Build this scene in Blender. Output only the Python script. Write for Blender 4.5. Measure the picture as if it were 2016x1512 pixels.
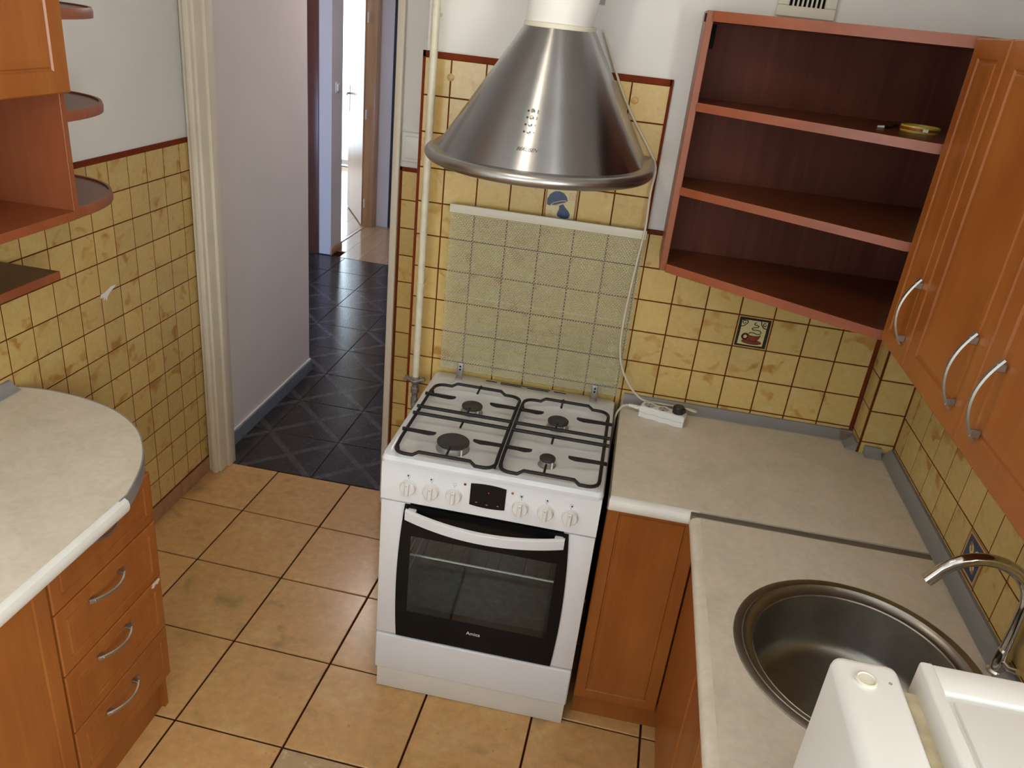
import bpy, bmesh, math, random
from math import sin, cos, pi, radians, sqrt
from mathutils import Vector, Matrix

for o in list(bpy.data.objects):
    bpy.data.objects.remove(o, do_unlink=True)
SC = bpy.context.scene
COL = SC.collection
random.seed(7)

# ------------------------------------------------------------ camera
cam_d = bpy.data.cameras.new('camera')
cam_d.sensor_width = 36.0
cam_d.lens = 1562.0 / 2016.0 * 36.0
cam_d.clip_start = 0.02
cam_d.clip_end = 60
cam = bpy.data.objects.new('camera', cam_d)
COL.objects.link(cam)
RM = [(0.98007621, 0.17009189, 0.10256395), (0.16417242, -0.40308477, -0.90031666), (-0.1117946, 0.89921711, -0.42297819)]
mw = Matrix(((RM[0][0], -RM[1][0], -RM[2][0], -0.0638909),
             (RM[0][1], -RM[1][1], -RM[2][1], -2.3597356),
             (RM[0][2], -RM[1][2], -RM[2][2], 1.9488234),
             (0, 0, 0, 1)))
cam.matrix_world = mw
SC.camera = cam

# ------------------------------------------------------------ world, lights, exposure
w = bpy.data.worlds.new('sky')
SC.world = w
w.use_nodes = True
wb = w.node_tree.nodes['Background']
wb.inputs[0].default_value = (0.80, 0.90, 1.0, 1)
wb.inputs[1].default_value = 5.0


def area(name, loc, target, sx, sy, power, color):
    d = bpy.data.lights.new(name, 'AREA')
    d.shape = 'RECTANGLE'
    d.size, d.size_y = sx, sy
    d.energy = power
    d.color = color
    o = bpy.data.objects.new(name, d)
    COL.objects.link(o)
    o.location = loc
    o.rotation_euler = (Vector(target) - Vector(loc)).to_track_quat('-Z', 'Y').to_euler()
    return o


area('kitchen_window_daylight', (-0.90, -3.36, 1.60), (-0.90, 0, 1.45), 1.15, 1.25, 12, (0.95, 0.98, 1.0))
area('added_side_fill', (1.06, -2.72, 1.62), (-1.0, -1.6, 1.35), 0.80, 1.20, 60, (1.0, 0.97, 0.925))  # added fill from the right, evens out left wall against back wall
area('far_room_window_daylight', (-4.0, 7.45, 1.25), (-3.7, 3.0, 0.9), 2.3, 2.2, 70, (0.60, 0.80, 1.0))
area('added_blue_hall_fill', (-2.62, 0.40, 0.62), (-2.50, 3.3, 0.35), 0.70, 1.0, 44, (0.26, 0.48, 1.0))  # added blue source out of view, brightens the hall walls facing the kitchen
pl = bpy.data.lights.new('ceiling_bulb', 'POINT')
pl.energy = 8
pl.color = (1.0, 0.84, 0.64)
pl.shadow_soft_size = 0.05
plo = bpy.data.objects.new('ceiling_bulb', pl)
COL.objects.link(plo)
plo.location = (-0.45, -1.00, 2.30)
hl = bpy.data.lights.new('hall_bulb', 'POINT')
hl.energy = 30
hl.color = (1.0, 0.88, 0.82)
hl.shadow_soft_size = 0.13
hlo = bpy.data.objects.new('hall_bulb', hl)
COL.objects.link(hlo)
hlo.location = (-1.48, 2.25, 2.34)

SC.view_settings.view_transform = 'Standard'
SC.view_settings.look = 'None'
SC.view_settings.exposure = -0.16
SC.view_settings.gamma = 1.0
SC.view_settings.use_curve_mapping = False


# ------------------------------------------------------------ materials
def lin(c):
    c /= 255.0
    return c / 12.92 if c <= 0.04045 else ((c + 0.055) / 1.055) ** 2.4


def S(r, g, b):
    return (lin(r), lin(g), lin(b), 1)


def L4(c):
    return c if len(c) == 4 else (c[0], c[1], c[2], 1)


class NT:
    def __init__(s, name):
        s.m = bpy.data.materials.new(name)
        s.m.use_nodes = True
        s.t = s.m.node_tree
        s.b = s.t.nodes['Principled BSDF']
        s.out = s.t.nodes['Material Output']

    def n(s, kind, **kw):
        nd = s.t.nodes.new(kind)
        for k, v in kw.items():
            if k.startswith('i_'):
                key = k[2:]
                nd.inputs[int(key) if key.isdigit() else key.replace('_', ' ')].default_value = v
            else:
                setattr(nd, k, v)
        return nd

    def l(s, a, b):
        s.t.links.new(a, b)

    def coords(s, rand=True, scale=(1, 1, 1), rot=(0, 0, 0)):
        tc = s.n('ShaderNodeTexCoord')
        mp = s.n('ShaderNodeMapping')
        mp.inputs['Scale'].default_value = scale
        mp.inputs['Rotation'].default_value = rot
        s.l(tc.outputs['Object'], mp.inputs['Vector'])
        if rand:
            oi = s.n('ShaderNodeObjectInfo')
            mu = s.n('ShaderNodeVectorMath', operation='SCALE')
            cb = s.n('ShaderNodeCombineXYZ')
            s.l(oi.outputs['Random'], cb.inputs[0])
            s.l(oi.outputs['Random'], cb.inputs[1])
            s.l(cb.outputs[0], mu.inputs[0])
            mu.inputs['Scale'].default_value = 37.0
            ad = s.n('ShaderNodeVectorMath', operation='ADD')
            s.l(mp.outputs[0], ad.inputs[0])
            s.l(mu.outputs[0], ad.inputs[1])
            return ad.outputs[0]
        return mp.outputs[0]

    def noise(s, vec, scale, detail=3, rough=0.55, dist=0.0):
        nd = s.n('ShaderNodeTexNoise')
        nd.inputs['Scale'].default_value = scale
        nd.inputs['Detail'].default_value = detail
        nd.inputs['Roughness'].default_value = rough
        nd.inputs['Distortion'].default_value = dist
        s.l(vec, nd.inputs['Vector'])
        return nd.outputs['Fac']

    def ramp(s, fac, stops):
        r = s.n('ShaderNodeValToRGB')
        el = r.color_ramp.elements
        while len(el) < len(stops):
            el.new(0.5)
        for e, (p, c) in zip(el, stops):
            e.position = p
            e.color = L4(c)
        s.l(fac, r.inputs[0])
        return r.outputs[0]

    def mix(s, fac, a, b, mode='MIX'):
        m = s.n('ShaderNodeMix', data_type='RGBA', blend_type=mode)
        for sock, v in ((m.inputs[0], fac), (m.inputs[6], a), (m.inputs[7], b)):
            if hasattr(v, 'is_linked') or hasattr(v, 'links'):
                s.l(v, sock)
            else:
                sock.default_value = v if not isinstance(v, tuple) else L4(v)
        return m.outputs[2]

    def bump(s, h, strength, dist=0.002):
        b = s.n('ShaderNodeBump')
        b.inputs['Strength'].default_value = strength
        b.inputs['Distance'].default_value = dist
        s.l(h, b.inputs['Height'])
        s.l(b.outputs[0], s.b.inputs['Normal'])

    def set(s, col=None, rough=None, metal=None, spec=None, coat=None, alpha=None):
        for key, v in (('Base Color', col), ('Roughness', rough), ('Metallic', metal), ('Specular IOR Level', spec), ('Coat Weight', coat), ('Alpha', alpha)):
            if v is None:
                continue
            if hasattr(v, 'links'):
                s.l(v, s.b.inputs[key])
            else:
                s.b.inputs[key].default_value = L4(v) if key == 'Base Color' else v
        return s.m


def plain(name, col, rough=0.5, metal=0.0, spec=0.5, var=0.06, vscale=9.0, bump=0.0, coat=0.0):
    t = NT(name)
    v = t.coords(rand=True)
    f = t.noise(v, vscale, 4)
    c = L4(col)
    dark = tuple(x * (1 - var) for x in c[:3])
    lite = tuple(min(1, x * (1 + var)) for x in c[:3])
    t.set(t.ramp(f, [(0.3, dark), (0.7, lite)]), rough, metal, spec, coat)
    if bump:
        t.bump(t.noise(v, 160, 2), bump, 0.001)
    return t.m


def wood(name, c1, c2, c3, rough=0.35, axis=2, scale=1.0, blot=True, spec=0.4):
    """veneer: fine grain along one axis and soft cloudy mottling"""
    t = NT(name)
    sc = [38 * scale] * 3
    sc[axis] = 1.8 * scale
    v = t.coords(rand=True, scale=tuple(sc))
    g = t.noise(v, 1.0, 5, 0.6, 0.6)
    sb = [7.0 * scale] * 3
    sb[axis] = 3.0 * scale
    vb = t.coords(rand=True, scale=tuple(sb))
    b = t.noise(vb, 1.0, 3, 0.5, 0.3)
    grain = t.ramp(g, [(0.30, c1), (0.52, c2), (0.75, c3)])
    blotc = t.ramp(b, [(0.30, c1), (0.55, c2), (0.75, c3)])
    t.set(t.mix(0.6 if blot else 0.2, grain, blotc), rough, 0, spec)
    t.bump(g, 0.03, 0.001)
    return t.m


def tile_mat(name, base, light, brown, scale=1.0, rough=0.22, spots=None, smear=0.06, lo=0.30, hi=0.72):
    t = NT(name)
    v = t.coords(rand=True)
    n1 = t.noise(v, 15 * scale, 2.5, 0.5, 0.5)
    n2 = t.noise(v, 60 * scale, 4, 0.6)
    n4 = t.noise(v, 5.5 * scale, 2, 0.5)
    c = t.ramp(n1, [(lo, light), (0.47, base), (0.58, base), (hi, brown)])
    c = t.mix(t.ramp(n4, [(0.42, (0, 0, 0)), (0.62, (0.75, 0.75, 0.75))]), c, base)
    c2 = t.ramp(n2, [(0.35, (1 - smear,) * 3), (0.65, (1 + smear * 0.6,) * 3)])
    c = t.mix(1.0, c, c2, 'MULTIPLY')
    oi = t.n('ShaderNodeObjectInfo')
    rv = t.ramp(oi.outputs['Random'], [(0.0, (0.92, 0.92, 0.92)), (1.0, (1.05, 1.045, 1.03))])
    c = t.mix(1.0, c, rv, 'MULTIPLY')
    if spots:
        n3 = t.noise(v, 75 * scale, 2)
        sp = t.ramp(n3, [(0.71, (0, 0, 0)), (0.77, (0.8, 0.8, 0.8))])
        c = t.mix(sp, c, spots)
    t.set(c, rough, 0, 0.5)
    t.bump(n2, 0.03, 0.002)
    return t.m


M = {}
M['plaster'] = plain('painted_plaster', (0.74, 0.725, 0.70), 0.85, spec=0.2, var=0.03, vscale=3, bump=0.05)
M['plaster_hall'] = plain('hall_plaster', (0.70, 0.655, 0.645), 0.85, spec=0.2, var=0.03, vscale=3, bump=0.05)
M['ceiling'] = plain('ceiling_paint', (0.80, 0.79, 0.77), 0.9, spec=0.2, var=0.02)
M['grout'] = plain('brown_grout', S(98, 50, 18), 0.9, spec=0.1, var=0.15, vscale=30)
M['grout_red'] = plain('terracotta_joint', S(112, 46, 19), 0.8, spec=0.15, var=0.15, vscale=30)
M['wall_tile'] = tile_mat('ochre_wall_tile', (0.60, 0.425, 0.152), (0.62, 0.475, 0.195), (0.45, 0.235, 0.055), hi=0.68)
M['floor_joint'] = plain('dark_floor_joint', S(58, 28, 16), 0.9, spec=0.1)
M['floor_tile'] = tile_mat('terracotta_floor_tile', (0.60, 0.345, 0.135), (0.62, 0.395, 0.165), (0.39, 0.265, 0.10), 0.55, 0.25, spots=(0.36, 0.23, 0.09), smear=0.10, lo=0.34, hi=0.72)
M['floor_tile_odd'] = tile_mat('mottled_beige_floor_tile', (0.46, 0.32, 0.17), (0.62, 0.49, 0.31), (0.30, 0.19, 0.09), 2.2, 0.35)
M['skirt_tile'] = plain('brown_skirting_tile', (0.36, 0.19, 0.085), 0.35, var=0.15, vscale=20)
M['hall_skirt'] = plain('blue_grey_skirting_tile', (0.155, 0.195, 0.235), 0.3, var=0.18, vscale=20)
M['door_paint'] = plain('cream_gloss_paint', (0.70, 0.64, 0.52), 0.35, var=0.05, vscale=5)
M['front'] = wood('alder_front', (0.255, 0.072, 0.013), (0.325, 0.105, 0.020), (0.385, 0.140, 0.030), 0.30)
M['carcass'] = wood('red_brown_board', (0.205, 0.058, 0.022), (0.26, 0.074, 0.028), (0.31, 0.097, 0.038), 0.38)
M['carcass_h'] = wood('red_brown_board_lengthwise', (0.215, 0.055, 0.019), (0.275, 0.072, 0.025), (0.33, 0.098, 0.036), 0.32, axis=0)
M['shelf_edge'] = wood('walnut_board', (0.13, 0.040, 0.018), (0.17, 0.055, 0.024), (0.22, 0.075, 0.033), 0.35, axis=1)
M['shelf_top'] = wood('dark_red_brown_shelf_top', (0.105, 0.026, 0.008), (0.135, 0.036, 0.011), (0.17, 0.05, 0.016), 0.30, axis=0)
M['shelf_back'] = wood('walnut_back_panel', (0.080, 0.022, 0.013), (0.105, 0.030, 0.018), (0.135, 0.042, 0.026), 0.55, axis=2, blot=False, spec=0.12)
M['dark_board'] = wood('dark_brown_board', (0.075, 0.040, 0.018), (0.10, 0.055, 0.025), (0.135, 0.075, 0.034), 0.4, axis=1)
t = NT('cream_laminate')
v = t.coords(rand=False)
n1 = t.noise(v, 9, 5, 0.6, 0.3)
n2 = t.noise(v, 55, 3)
c = t.ramp(n1, [(0.3, (0.61, 0.555, 0.445)), (0.5, (0.68, 0.615, 0.505)), (0.72, (0.73, 0.655, 0.545))])
c = t.mix(1.0, c, t.ramp(n2, [(0.35, (0.95, 0.95, 0.95)), (0.65, (1.03, 1.03, 1.03))]), 'MULTIPLY')
M['worktop'] = t.set(c, 0.38, 0, 0.4)
M['worktop_edge'] = plain('white_worktop_edge', (0.72, 0.71, 0.67), 0.35, var=0.05, vscale=14)
M['grey_strip'] = plain('grey_plastic_strip', (0.245, 0.24, 0.235), 0.38, var=0.06)
M['joint_metal'] = plain('brown_grey_metal_joint', (0.17, 0.14, 0.11), 0.5, metal=0.2)
M['enamel'] = plain('white_enamel', (0.735, 0.755, 0.775), 0.16, var=0.015, spec=0.5)
M['enamel_warm'] = plain('off_white_enamel', (0.70, 0.68, 0.62), 0.25, var=0.02)
M['fridge'] = plain('fridge_white', (0.76, 0.75, 0.72), 0.30, var=0.02)
M['fridge_old'] = plain('yellowed_gasket', (0.62, 0.54, 0.36), 0.5, var=0.25, vscale=30)
M['plastic_white'] = plain('white_plastic', (0.74, 0.735, 0.71), 0.35, var=0.02)
M['plastic_cream'] = plain('cream_plastic', (0.64, 0.61, 0.50), 0.4, var=0.03)
M['pipe'] = plain('cream_pipe_paint', (0.62, 0.58, 0.45), 0.4, var=0.10, vscale=25)
M['black'] = plain('black_plastic', (0.012, 0.012, 0.012), 0.35, var=0.1)
M['iron'] = plain('black_enamelled_iron', (0.012, 0.011, 0.011), 0.50, spec=0.3, var=0.2, vscale=60, bump=0.1)
M['burner'] = plain('matt_black_burner', (0.030, 0.030, 0.030), 0.45, var=0.2)
M['alu'] = plain('grey_cast_metal', (0.36, 0.35, 0.33), 0.42, metal=0.8, var=0.15, vscale=40)
M['chrome'] = plain('chrome', (0.62, 0.60, 0.58), 0.10, metal=1.0, var=0.02)
M['nickel'] = plain('satin_nickel', (0.40, 0.38, 0.34), 0.42, metal=1.0, var=0.03)
M['old_metal'] = plain('worn_zinc_fitting', (0.20, 0.185, 0.16), 0.5, metal=0.4, var=0.4, vscale=70)
M['dark_hole'] = plain('black_void', (0.006, 0.006, 0.006), 0.8, spec=0.1)
M['hole_grey'] = plain('socket_shadow_grey', (0.42, 0.42, 0.41), 0.5)
M['lamp_red'] = plain('red_lens', (0.20, 0.010, 0.012), 0.2)
M['lamp_amber'] = plain('amber_lens', (0.34, 0.13, 0.03), 0.2)
M['ink'] = plain('black_print', (0.015, 0.015, 0.016), 0.5)
M['ink_grey'] = plain('grey_print', (0.30, 0.30, 0.30), 0.5)
M['ink_white'] = plain('white_print', (0.75, 0.75, 0.75), 0.5)
M['ink_blue'] = plain('blue_print', (0.10, 0.14, 0.22), 0.5)
M['tile_cream'] = plain('cream_glaze', (0.60, 0.52, 0.26), 0.2, var=0.05, vscale=25)
M['tile_dark'] = plain('black_green_glaze', (0.016, 0.018, 0.014), 0.25)
M['tile_red'] = plain('brick_red_glaze', (0.20, 0.035, 0.018), 0.25, var=0.2, vscale=60)
M['tile_blue'] = plain('navy_glaze', (0.022, 0.048, 0.115), 0.25, var=0.15, vscale=60)
M['tile_pink'] = plain('pink_line_glaze', (0.50, 0.30, 0.18), 0.3)
M['tile_brown'] = plain('orange_brown_glaze', (0.30, 0.12, 0.03), 0.3)
M['dot_tile'] = plain('round_ochre_inset', (0.52, 0.32, 0.11), 0.3)
M['paper'] = plain('torn_white_paper', (0.80, 0.79, 0.76), 0.8)
M['ring_yellow'] = plain('yellow_green_plastic', (0.52, 0.44, 0.05), 0.3)
M['ring_red'] = plain('red_brown_band', (0.28, 0.045, 0.012), 0.35)
M['hall_door_wood'] = wood('red_brown_door_veneer', (0.10, 0.035, 0.022), (0.14, 0.052, 0.034), (0.18, 0.07, 0.045), 0.3)
M['beech'] = wood('beech_veneer', (0.40, 0.235, 0.135), (0.47, 0.29, 0.17), (0.54, 0.35, 0.21), 0.28, blot=False)
M['laminate'] = wood('beech_floor_laminate', (0.40, 0.25, 0.14), (0.48, 0.31, 0.185), (0.55, 0.37, 0.23), 0.16, axis=1)
M['dark_door'] = plain('dark_grey_door_paint', (0.022, 0.024, 0.032), 0.5)
M['cord'] = plain('cream_cable', (0.62, 0.58, 0.46), 0.5, var=0.04)
M['rubber_black'] = plain('black_rubber_plug', (0.016, 0.014, 0.013), 0.45, var=0.2)

# brushed steel of the hood (faint smears, brushing runs round the cone)
t = NT('brushed_steel')
v2 = t.coords(rand=False)
n2 = t.noise(v2, 9, 5, 0.6, 0.5)
t.set(t.ramp(n2, [(0.35, (0.33, 0.335, 0.34)), (0.7, (0.37, 0.375, 0.38))]), t.ramp(n2, [(0.3, (0.29, 0.29, 0.29)), (0.75, (0.36, 0.36, 0.36))]), 1.0)
tg_ = t.n('ShaderNodeTangent', direction_type='RADIAL', axis='Z')
t.l(tg_.outputs[0], t.b.inputs['Tangent'])
t.b.inputs['Anisotropic'].default_value = 0.95
t.b.inputs['Anisotropic Rotation'].default_value = 0.25
M['steel'] = t.m
M['steel_rim'] = plain('satin_steel_rim', (0.40, 0.395, 0.385), 0.33, metal=1.0, var=0.04)
t = NT('sink_steel')
v = t.coords(rand=False)
n2 = t.noise(v, 14, 5, 0.6, 0.5)
t.set(t.ramp(n2, [(0.3, (0.29, 0.27, 0.24)), (0.7, (0.37, 0.35, 0.32))]), 0.36, 1.0)
M['sink'] = t.m

# dark hall tile, printed with light bands crossing on the diagonals
t = NT('dark_hall_tile')
tc = t.n('ShaderNodeTexCoord')
sp = t.n('ShaderNodeSeparateXYZ')
t.l(tc.outputs['Object'], sp.inputs[0])


def band(sign):
    a = t.n('ShaderNodeMath', operation='MULTIPLY')
    t.l(sp.outputs[1], a.inputs[0])
    a.inputs[1].default_value = sign
    s_ = t.n('ShaderNodeMath', operation='ADD')
    t.l(sp.outputs[0], s_.inputs[0])
    t.l(a.outputs[0], s_.inputs[1])
    ab = t.n('ShaderNodeMath', operation='ABSOLUTE')
    t.l(s_.outputs[0], ab.inputs[0])
    return t.ramp(ab.outputs[0], [(0.0, (1, 1, 1)), (0.018, (1, 1, 1)), (0.021, (0, 0, 0)), (0.026, (0, 0, 0))])


b1, b2 = band(1.0), band(-1.0)
bb = t.mix(1.0, b1, b2, 'LIGHTEN')
v = t.coords(rand=True)
n1 = t.noise(v, 30, 5, 0.65, 0.8)
base = t.ramp(n1, [(0.35, (0.014, 0.011, 0.010)), (0.58, (0.036, 0.029, 0.027)), (0.78, (0.074, 0.060, 0.056))])
lite = t.ramp(n1, [(0.35, (0.044, 0.040, 0.041)), (0.7, (0.088, 0.080, 0.082))])
t.set(t.mix(bb, base, lite), 0.17, 0, 0.5)
t.bump(t.noise(v, 90, 3), 0.16, 0.003)
M['hall_tile'] = t.m
M['hall_joint'] = plain('pale_grey_hall_joint', (0.030, 0.028, 0.030), 0.8)

def front_only(t, fr):
    """reflect only where a ray enters the sheet (thin glass, no inner mirror)"""
    g = t.n('ShaderNodeNewGeometry')
    a = t.n('ShaderNodeMath', operation='SUBTRACT')
    a.inputs[0].default_value = 1.0
    t.l(g.outputs['Backfacing'], a.inputs[1])
    b = t.n('ShaderNodeMath', operation='MULTIPLY')
    t.l(fr.outputs[0], b.inputs[0])
    t.l(a.outputs[0], b.inputs[1])
    return b.outputs[0]


# oven pane: dark glass one can just see through
t = NT('smoked_glass')
tr = t.n('ShaderNodeBsdfTransparent')
tr.inputs[0].default_value = (0.86, 0.91, 0.885, 1)
gl = t.n('ShaderNodeBsdfGlossy')
gl.inputs['Roughness'].default_value = 0.06
gl.inputs[0].default_value = (0.9, 0.95, 1, 1)
fr = t.n('ShaderNodeFresnel')
fr.inputs[0].default_value = 1.65
mx = t.n('ShaderNodeMixShader')
t.l(front_only(t, fr), mx.inputs[0])
t.l(tr.outputs[0], mx.inputs[1])
t.l(gl.outputs[0], mx.inputs[2])
t.l(mx.outputs[0], t.out.inputs[0])
M['smoked'] = t.m
t = NT('black_oven_glass')
t.set((0.006, 0.006, 0.006), 0.22, 0, 0.16)
M['oven_black'] = t.m
M['cavity'] = plain('grey_oven_lining', (0.105, 0.116, 0.114), 0.35, var=0.25, vscale=50)
M['rack_wire'] = plain('bright_rack_wire', (0.62, 0.62, 0.58), 0.35, metal=0.35)
# clear window panes
t = NT('clear_glass')
tr = t.n('ShaderNodeBsdfTransparent')
tr.inputs[0].default_value = (0.93, 0.95, 0.95, 1)
gl = t.n('ShaderNodeBsdfGlossy')
gl.inputs['Roughness'].default_value = 0.02
fr = t.n('ShaderNodeFresnel')
mx = t.n('ShaderNodeMixShader')
t.l(front_only(t, fr), mx.inputs[0])
t.l(tr.outputs[0], mx.inputs[1])
t.l(gl.outputs[0], mx.inputs[2])
t.l(mx.outputs[0], t.out.inputs[0])
M['pane'] = t.m
# cooker lid: clear glass printed with rows of short pale dashes
t = NT('dash_printed_glass')
tc = t.n('ShaderNodeTexCoord')
mp = t.n('ShaderNodeMapping')
mp.inputs['Rotation'].default_value = (radians(90), 0, 0)
t.l(tc.outputs['Object'], mp.inputs[0])
br = t.n('ShaderNodeTexBrick')
br.offset = 0.5
br.inputs['Scale'].default_value = 1.0
br.inputs['Brick Width'].default_value = 0.0085
br.inputs['Row Height'].default_value = 0.0054
br.inputs['Mortar Size'].default_value = 0.00135
br.inputs['Mortar Smooth'].default_value = 0.2
t.l(mp.outputs[0], br.inputs['Vector'])
tr = t.n('ShaderNodeBsdfTransparent')
tr.inputs[0].default_value = (0.94, 0.965, 0.94, 1)
df = t.n('ShaderNodeBsdfPrincipled')
df.inputs['Base Color'].default_value = (0.62, 0.62, 0.49, 1)
df.inputs['Roughness'].default_value = 0.4
inv = t.n('ShaderNodeMath', operation='SUBTRACT')
inv.inputs[0].default_value = 1.0
t.l(br.outputs['Fac'], inv.inputs[1])
mu = t.n('ShaderNodeMath', operation='MULTIPLY')
t.l(inv.outputs[0], mu.inputs[0])
mu.inputs[1].default_value = 0.46
m1 = t.n('ShaderNodeMixShader')
t.l(mu.outputs[0], m1.inputs[0])
t.l(tr.outputs[0], m1.inputs[1])
t.l(df.outputs[0], m1.inputs[2])
gl = t.n('ShaderNodeBsdfGlossy')
gl.inputs['Roughness'].default_value = 0.03
fr = t.n('ShaderNodeFresnel')
m2 = t.n('ShaderNodeMixShader')
t.l(front_only(t, fr), m2.inputs[0])
t.l(m1.outputs[0], m2.inputs[1])
t.l(gl.outputs[0], m2.inputs[2])
t.l(m2.outputs[0], t.out.inputs[0])
M['lid_glass'] = t.m
# small red digit that glows on the oven clock, ceiling globes
t = NT('red_led')
t.set((0.5, 0.02, 0.03), 0.4)
t.b.inputs['Emission Color'].default_value = (1, 0.10, 0.14, 1)
t.b.inputs['Emission Strength'].default_value = 1.6
M['led'] = t.m

# ------------------------------------------------------------ geometry helpers
class MB:
    def __init__(s):
        s.bm = bmesh.new()
        s.mats = []

    def mi(s, m):
        if m not in s.mats:
            s.mats.append(m)
        return s.mats.index(m)

    def _new(s, faces, m):
        i = s.mi(m) if m else 0
        for f in faces:
            f.material_index = i
        return faces

    def box(s, x0, x1, y0, y1, z0, z1, m=None, bev=0.0, seg=2, mat=None):
        a = {e for e in s.bm.verts}
        r = bmesh.ops.create_cube(s.bm, size=1.0)
        vs = r['verts']
        for v in vs:
            v.co = Vector((x0 + (v.co.x + .5) * (x1 - x0), y0 + (v.co.y + .5) * (y1 - y0), z0 + (v.co.z + .5) * (z1 - z0)))
        es = list({e for v in vs for e in v.link_edges})
        fs = list({f for v in vs for f in v.link_faces})
        s._new(fs, m)
        if bev > 0:
            rr = bmesh.ops.bevel(s.bm, geom=es, offset=bev, segments=seg, profile=0.5, affect='EDGES', clamp_overlap=True)
            s._new(rr['faces'], m)
        if mat is not None:
            vv = [v for v in s.bm.verts if v not in a]
            bmesh.ops.transform(s.bm, matrix=mat, verts=vv)
        return s

    def poly_prism(s, pts, z0, z1, m=None, frame=None, bev=0.0, top_m=None):
        """pts 2D outline (ccw), extruded z0..z1 in a frame (Matrix 4x4)"""
        F = frame or Matrix.Identity(4)
        lo = [s.bm.verts.new(F @ Vector((x, y, z0))) for x, y in pts]
        n = len(pts)
        if bev > 0:
            cx = sum(p[0] for p in pts) / n
            cy = sum(p[1] for p in pts) / n
            ins = inset(pts, bev)
            md = [s.bm.verts.new(F @ Vector((x, y, z1 - bev))) for x, y in pts]
            hi = [s.bm.verts.new(F @ Vector((x, y, z1))) for x, y in ins]
            rings = [lo, md, hi]
        else:
            hi = [s.bm.verts.new(F @ Vector((x, y, z1))) for x, y in pts]
            rings = [lo, hi]
        fs = []
        for a, b in zip(rings, rings[1:]):
            for i in range(n):
                j = (i + 1) % n
                fs.append(s.bm.faces.new((a[i], a[j], b[j], b[i])))
        fs.append(s.bm.faces.new(list(reversed(lo))))
        s._new(fs, m)
        ft = s.bm.faces.new(hi)
        s._new([ft], top_m or m)
        return s

    def tube(s, pts, r, seg=8, m=None, cap=True, closed=False):
        pts = [Vector(p) for p in pts]
        n = len(pts)
        rs = r if isinstance(r, (list, tuple)) else [r] * n
        rings = []
        up = None
        for i, p in enumerate(pts):
            if closed:
                d = (pts[(i + 1) % n] - pts[i - 1])
            else:
                d = pts[min(i + 1, n - 1)] - pts[max(i - 1, 0)]
            d.normalize()
            if up is None:
                up = Vector((0, 0, 1)) if abs(d.z) < 0.9 else Vector((1, 0, 0))
            x = up - d * up.dot(d)
            if x.length < 1e-5:
                x = d.orthogonal()
            x.normalize()
            up = x
            y = d.cross(x)
            rings.append([s.bm.verts.new(p + (x * cos(2 * pi * k / seg) + y * sin(2 * pi * k / seg)) * rs[i]) for k in range(seg)])
        fs = []
        rng = range(n if closed else n - 1)
        for i in rng:
            a, b = rings[i], rings[(i + 1) % n]
            for k in range(seg):
                fs.append(s.bm.faces.new((a[k], a[(k + 1) % seg], b[(k + 1) % seg], b[k])))
        if cap and not closed:
            fs.append(s.bm.faces.new(list(reversed(rings[0]))))
            fs.append(s.bm.faces.new(rings[-1]))
        s._new(fs, m)
        return s

    def lathe(s, prof, seg=32, m=None, frame=None, cap_lo=False, cap_hi=False):
        """prof list of (r,z) rotated about z of frame"""
        F = frame or Matrix.Identity(4)
        rings = []
        for r, z in prof:
            if r < 1e-6:
                rings.append([s.bm.verts.new(F @ Vector((0, 0, z)))])
            else:
                rings.append([s.bm.verts.new(F @ Vector((r * cos(2 * pi * k / seg), r * sin(2 * pi * k / seg), z))) for k in range(seg)])
        fs = []
        for a, b in zip(rings, rings[1:]):
            for k in range(seg):
                k2 = (k + 1) % seg
                if len(a) == 1 and len(b) == 1:
                    continue
                if len(a) == 1:
                    fs.append(s.bm.faces.new((a[0], b[k2], b[k])))
                elif len(b) == 1:
                    fs.append(s.bm.faces.new((a[k], a[k2], b[0])))
                else:
                    fs.append(s.bm.faces.new((a[k], a[k2], b[k2], b[k])))
        if cap_lo and len(rings[0]) > 1:
            fs.append(s.bm.faces.new(list(reversed(rings[0]))))
        if cap_hi and len(rings[-1]) > 1:
            fs.append(s.bm.faces.new(rings[-1]))
        s._new(fs, m)
        return s

    def loft(s, loops, m=None, closed=True, cap_first=False, cap_last=False):
        rings = [[s.bm.verts.new(Vector(p)) for p in lp] for lp in loops]
        fs = []
        n = len(rings[0])
        for a, b in zip(rings, rings[1:]):
            for k in range(n if closed else n - 1):
                k2 = (k + 1) % n
                fs.append(s.bm.faces.new((a[k], a[k2], b[k2], b[k])))
        if cap_first:
            fs.append(s.bm.faces.new(list(reversed(rings[0]))))
        if cap_last:
            fs.append(s.bm.faces.new(rings[-1]))
        s._new(fs, m)
        return s

    def quadpoly(s, pts, m=None):
        f = s.bm.faces.new([s.bm.verts.new(Vector(p)) for p in pts])
        s._new([f], m)
        return s


def inset(pts, d):
    n = len(pts)
    out = []
    for i in range(n):
        p0, p1, p2 = Vector(pts[i - 1]), Vector(pts[i]), Vector(pts[(i + 1) % n])
        a, b = (p1 - p0), (p2 - p1)
        if a.length < 1e-9 or b.length < 1e-9:
            out.append(tuple(p1))
            continue
        a.normalize()
        b.normalize()
        na, nb = Vector((-a.y, a.x)), Vector((-b.y, b.x))
        q = na + nb
        if q.length < 1e-6:
            q = na
        q = q.normalized() / max(0.35, q.normalized().dot(na))
        out.append((p1.x + q.x * d, p1.y + q.y * d))
    return out


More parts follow.
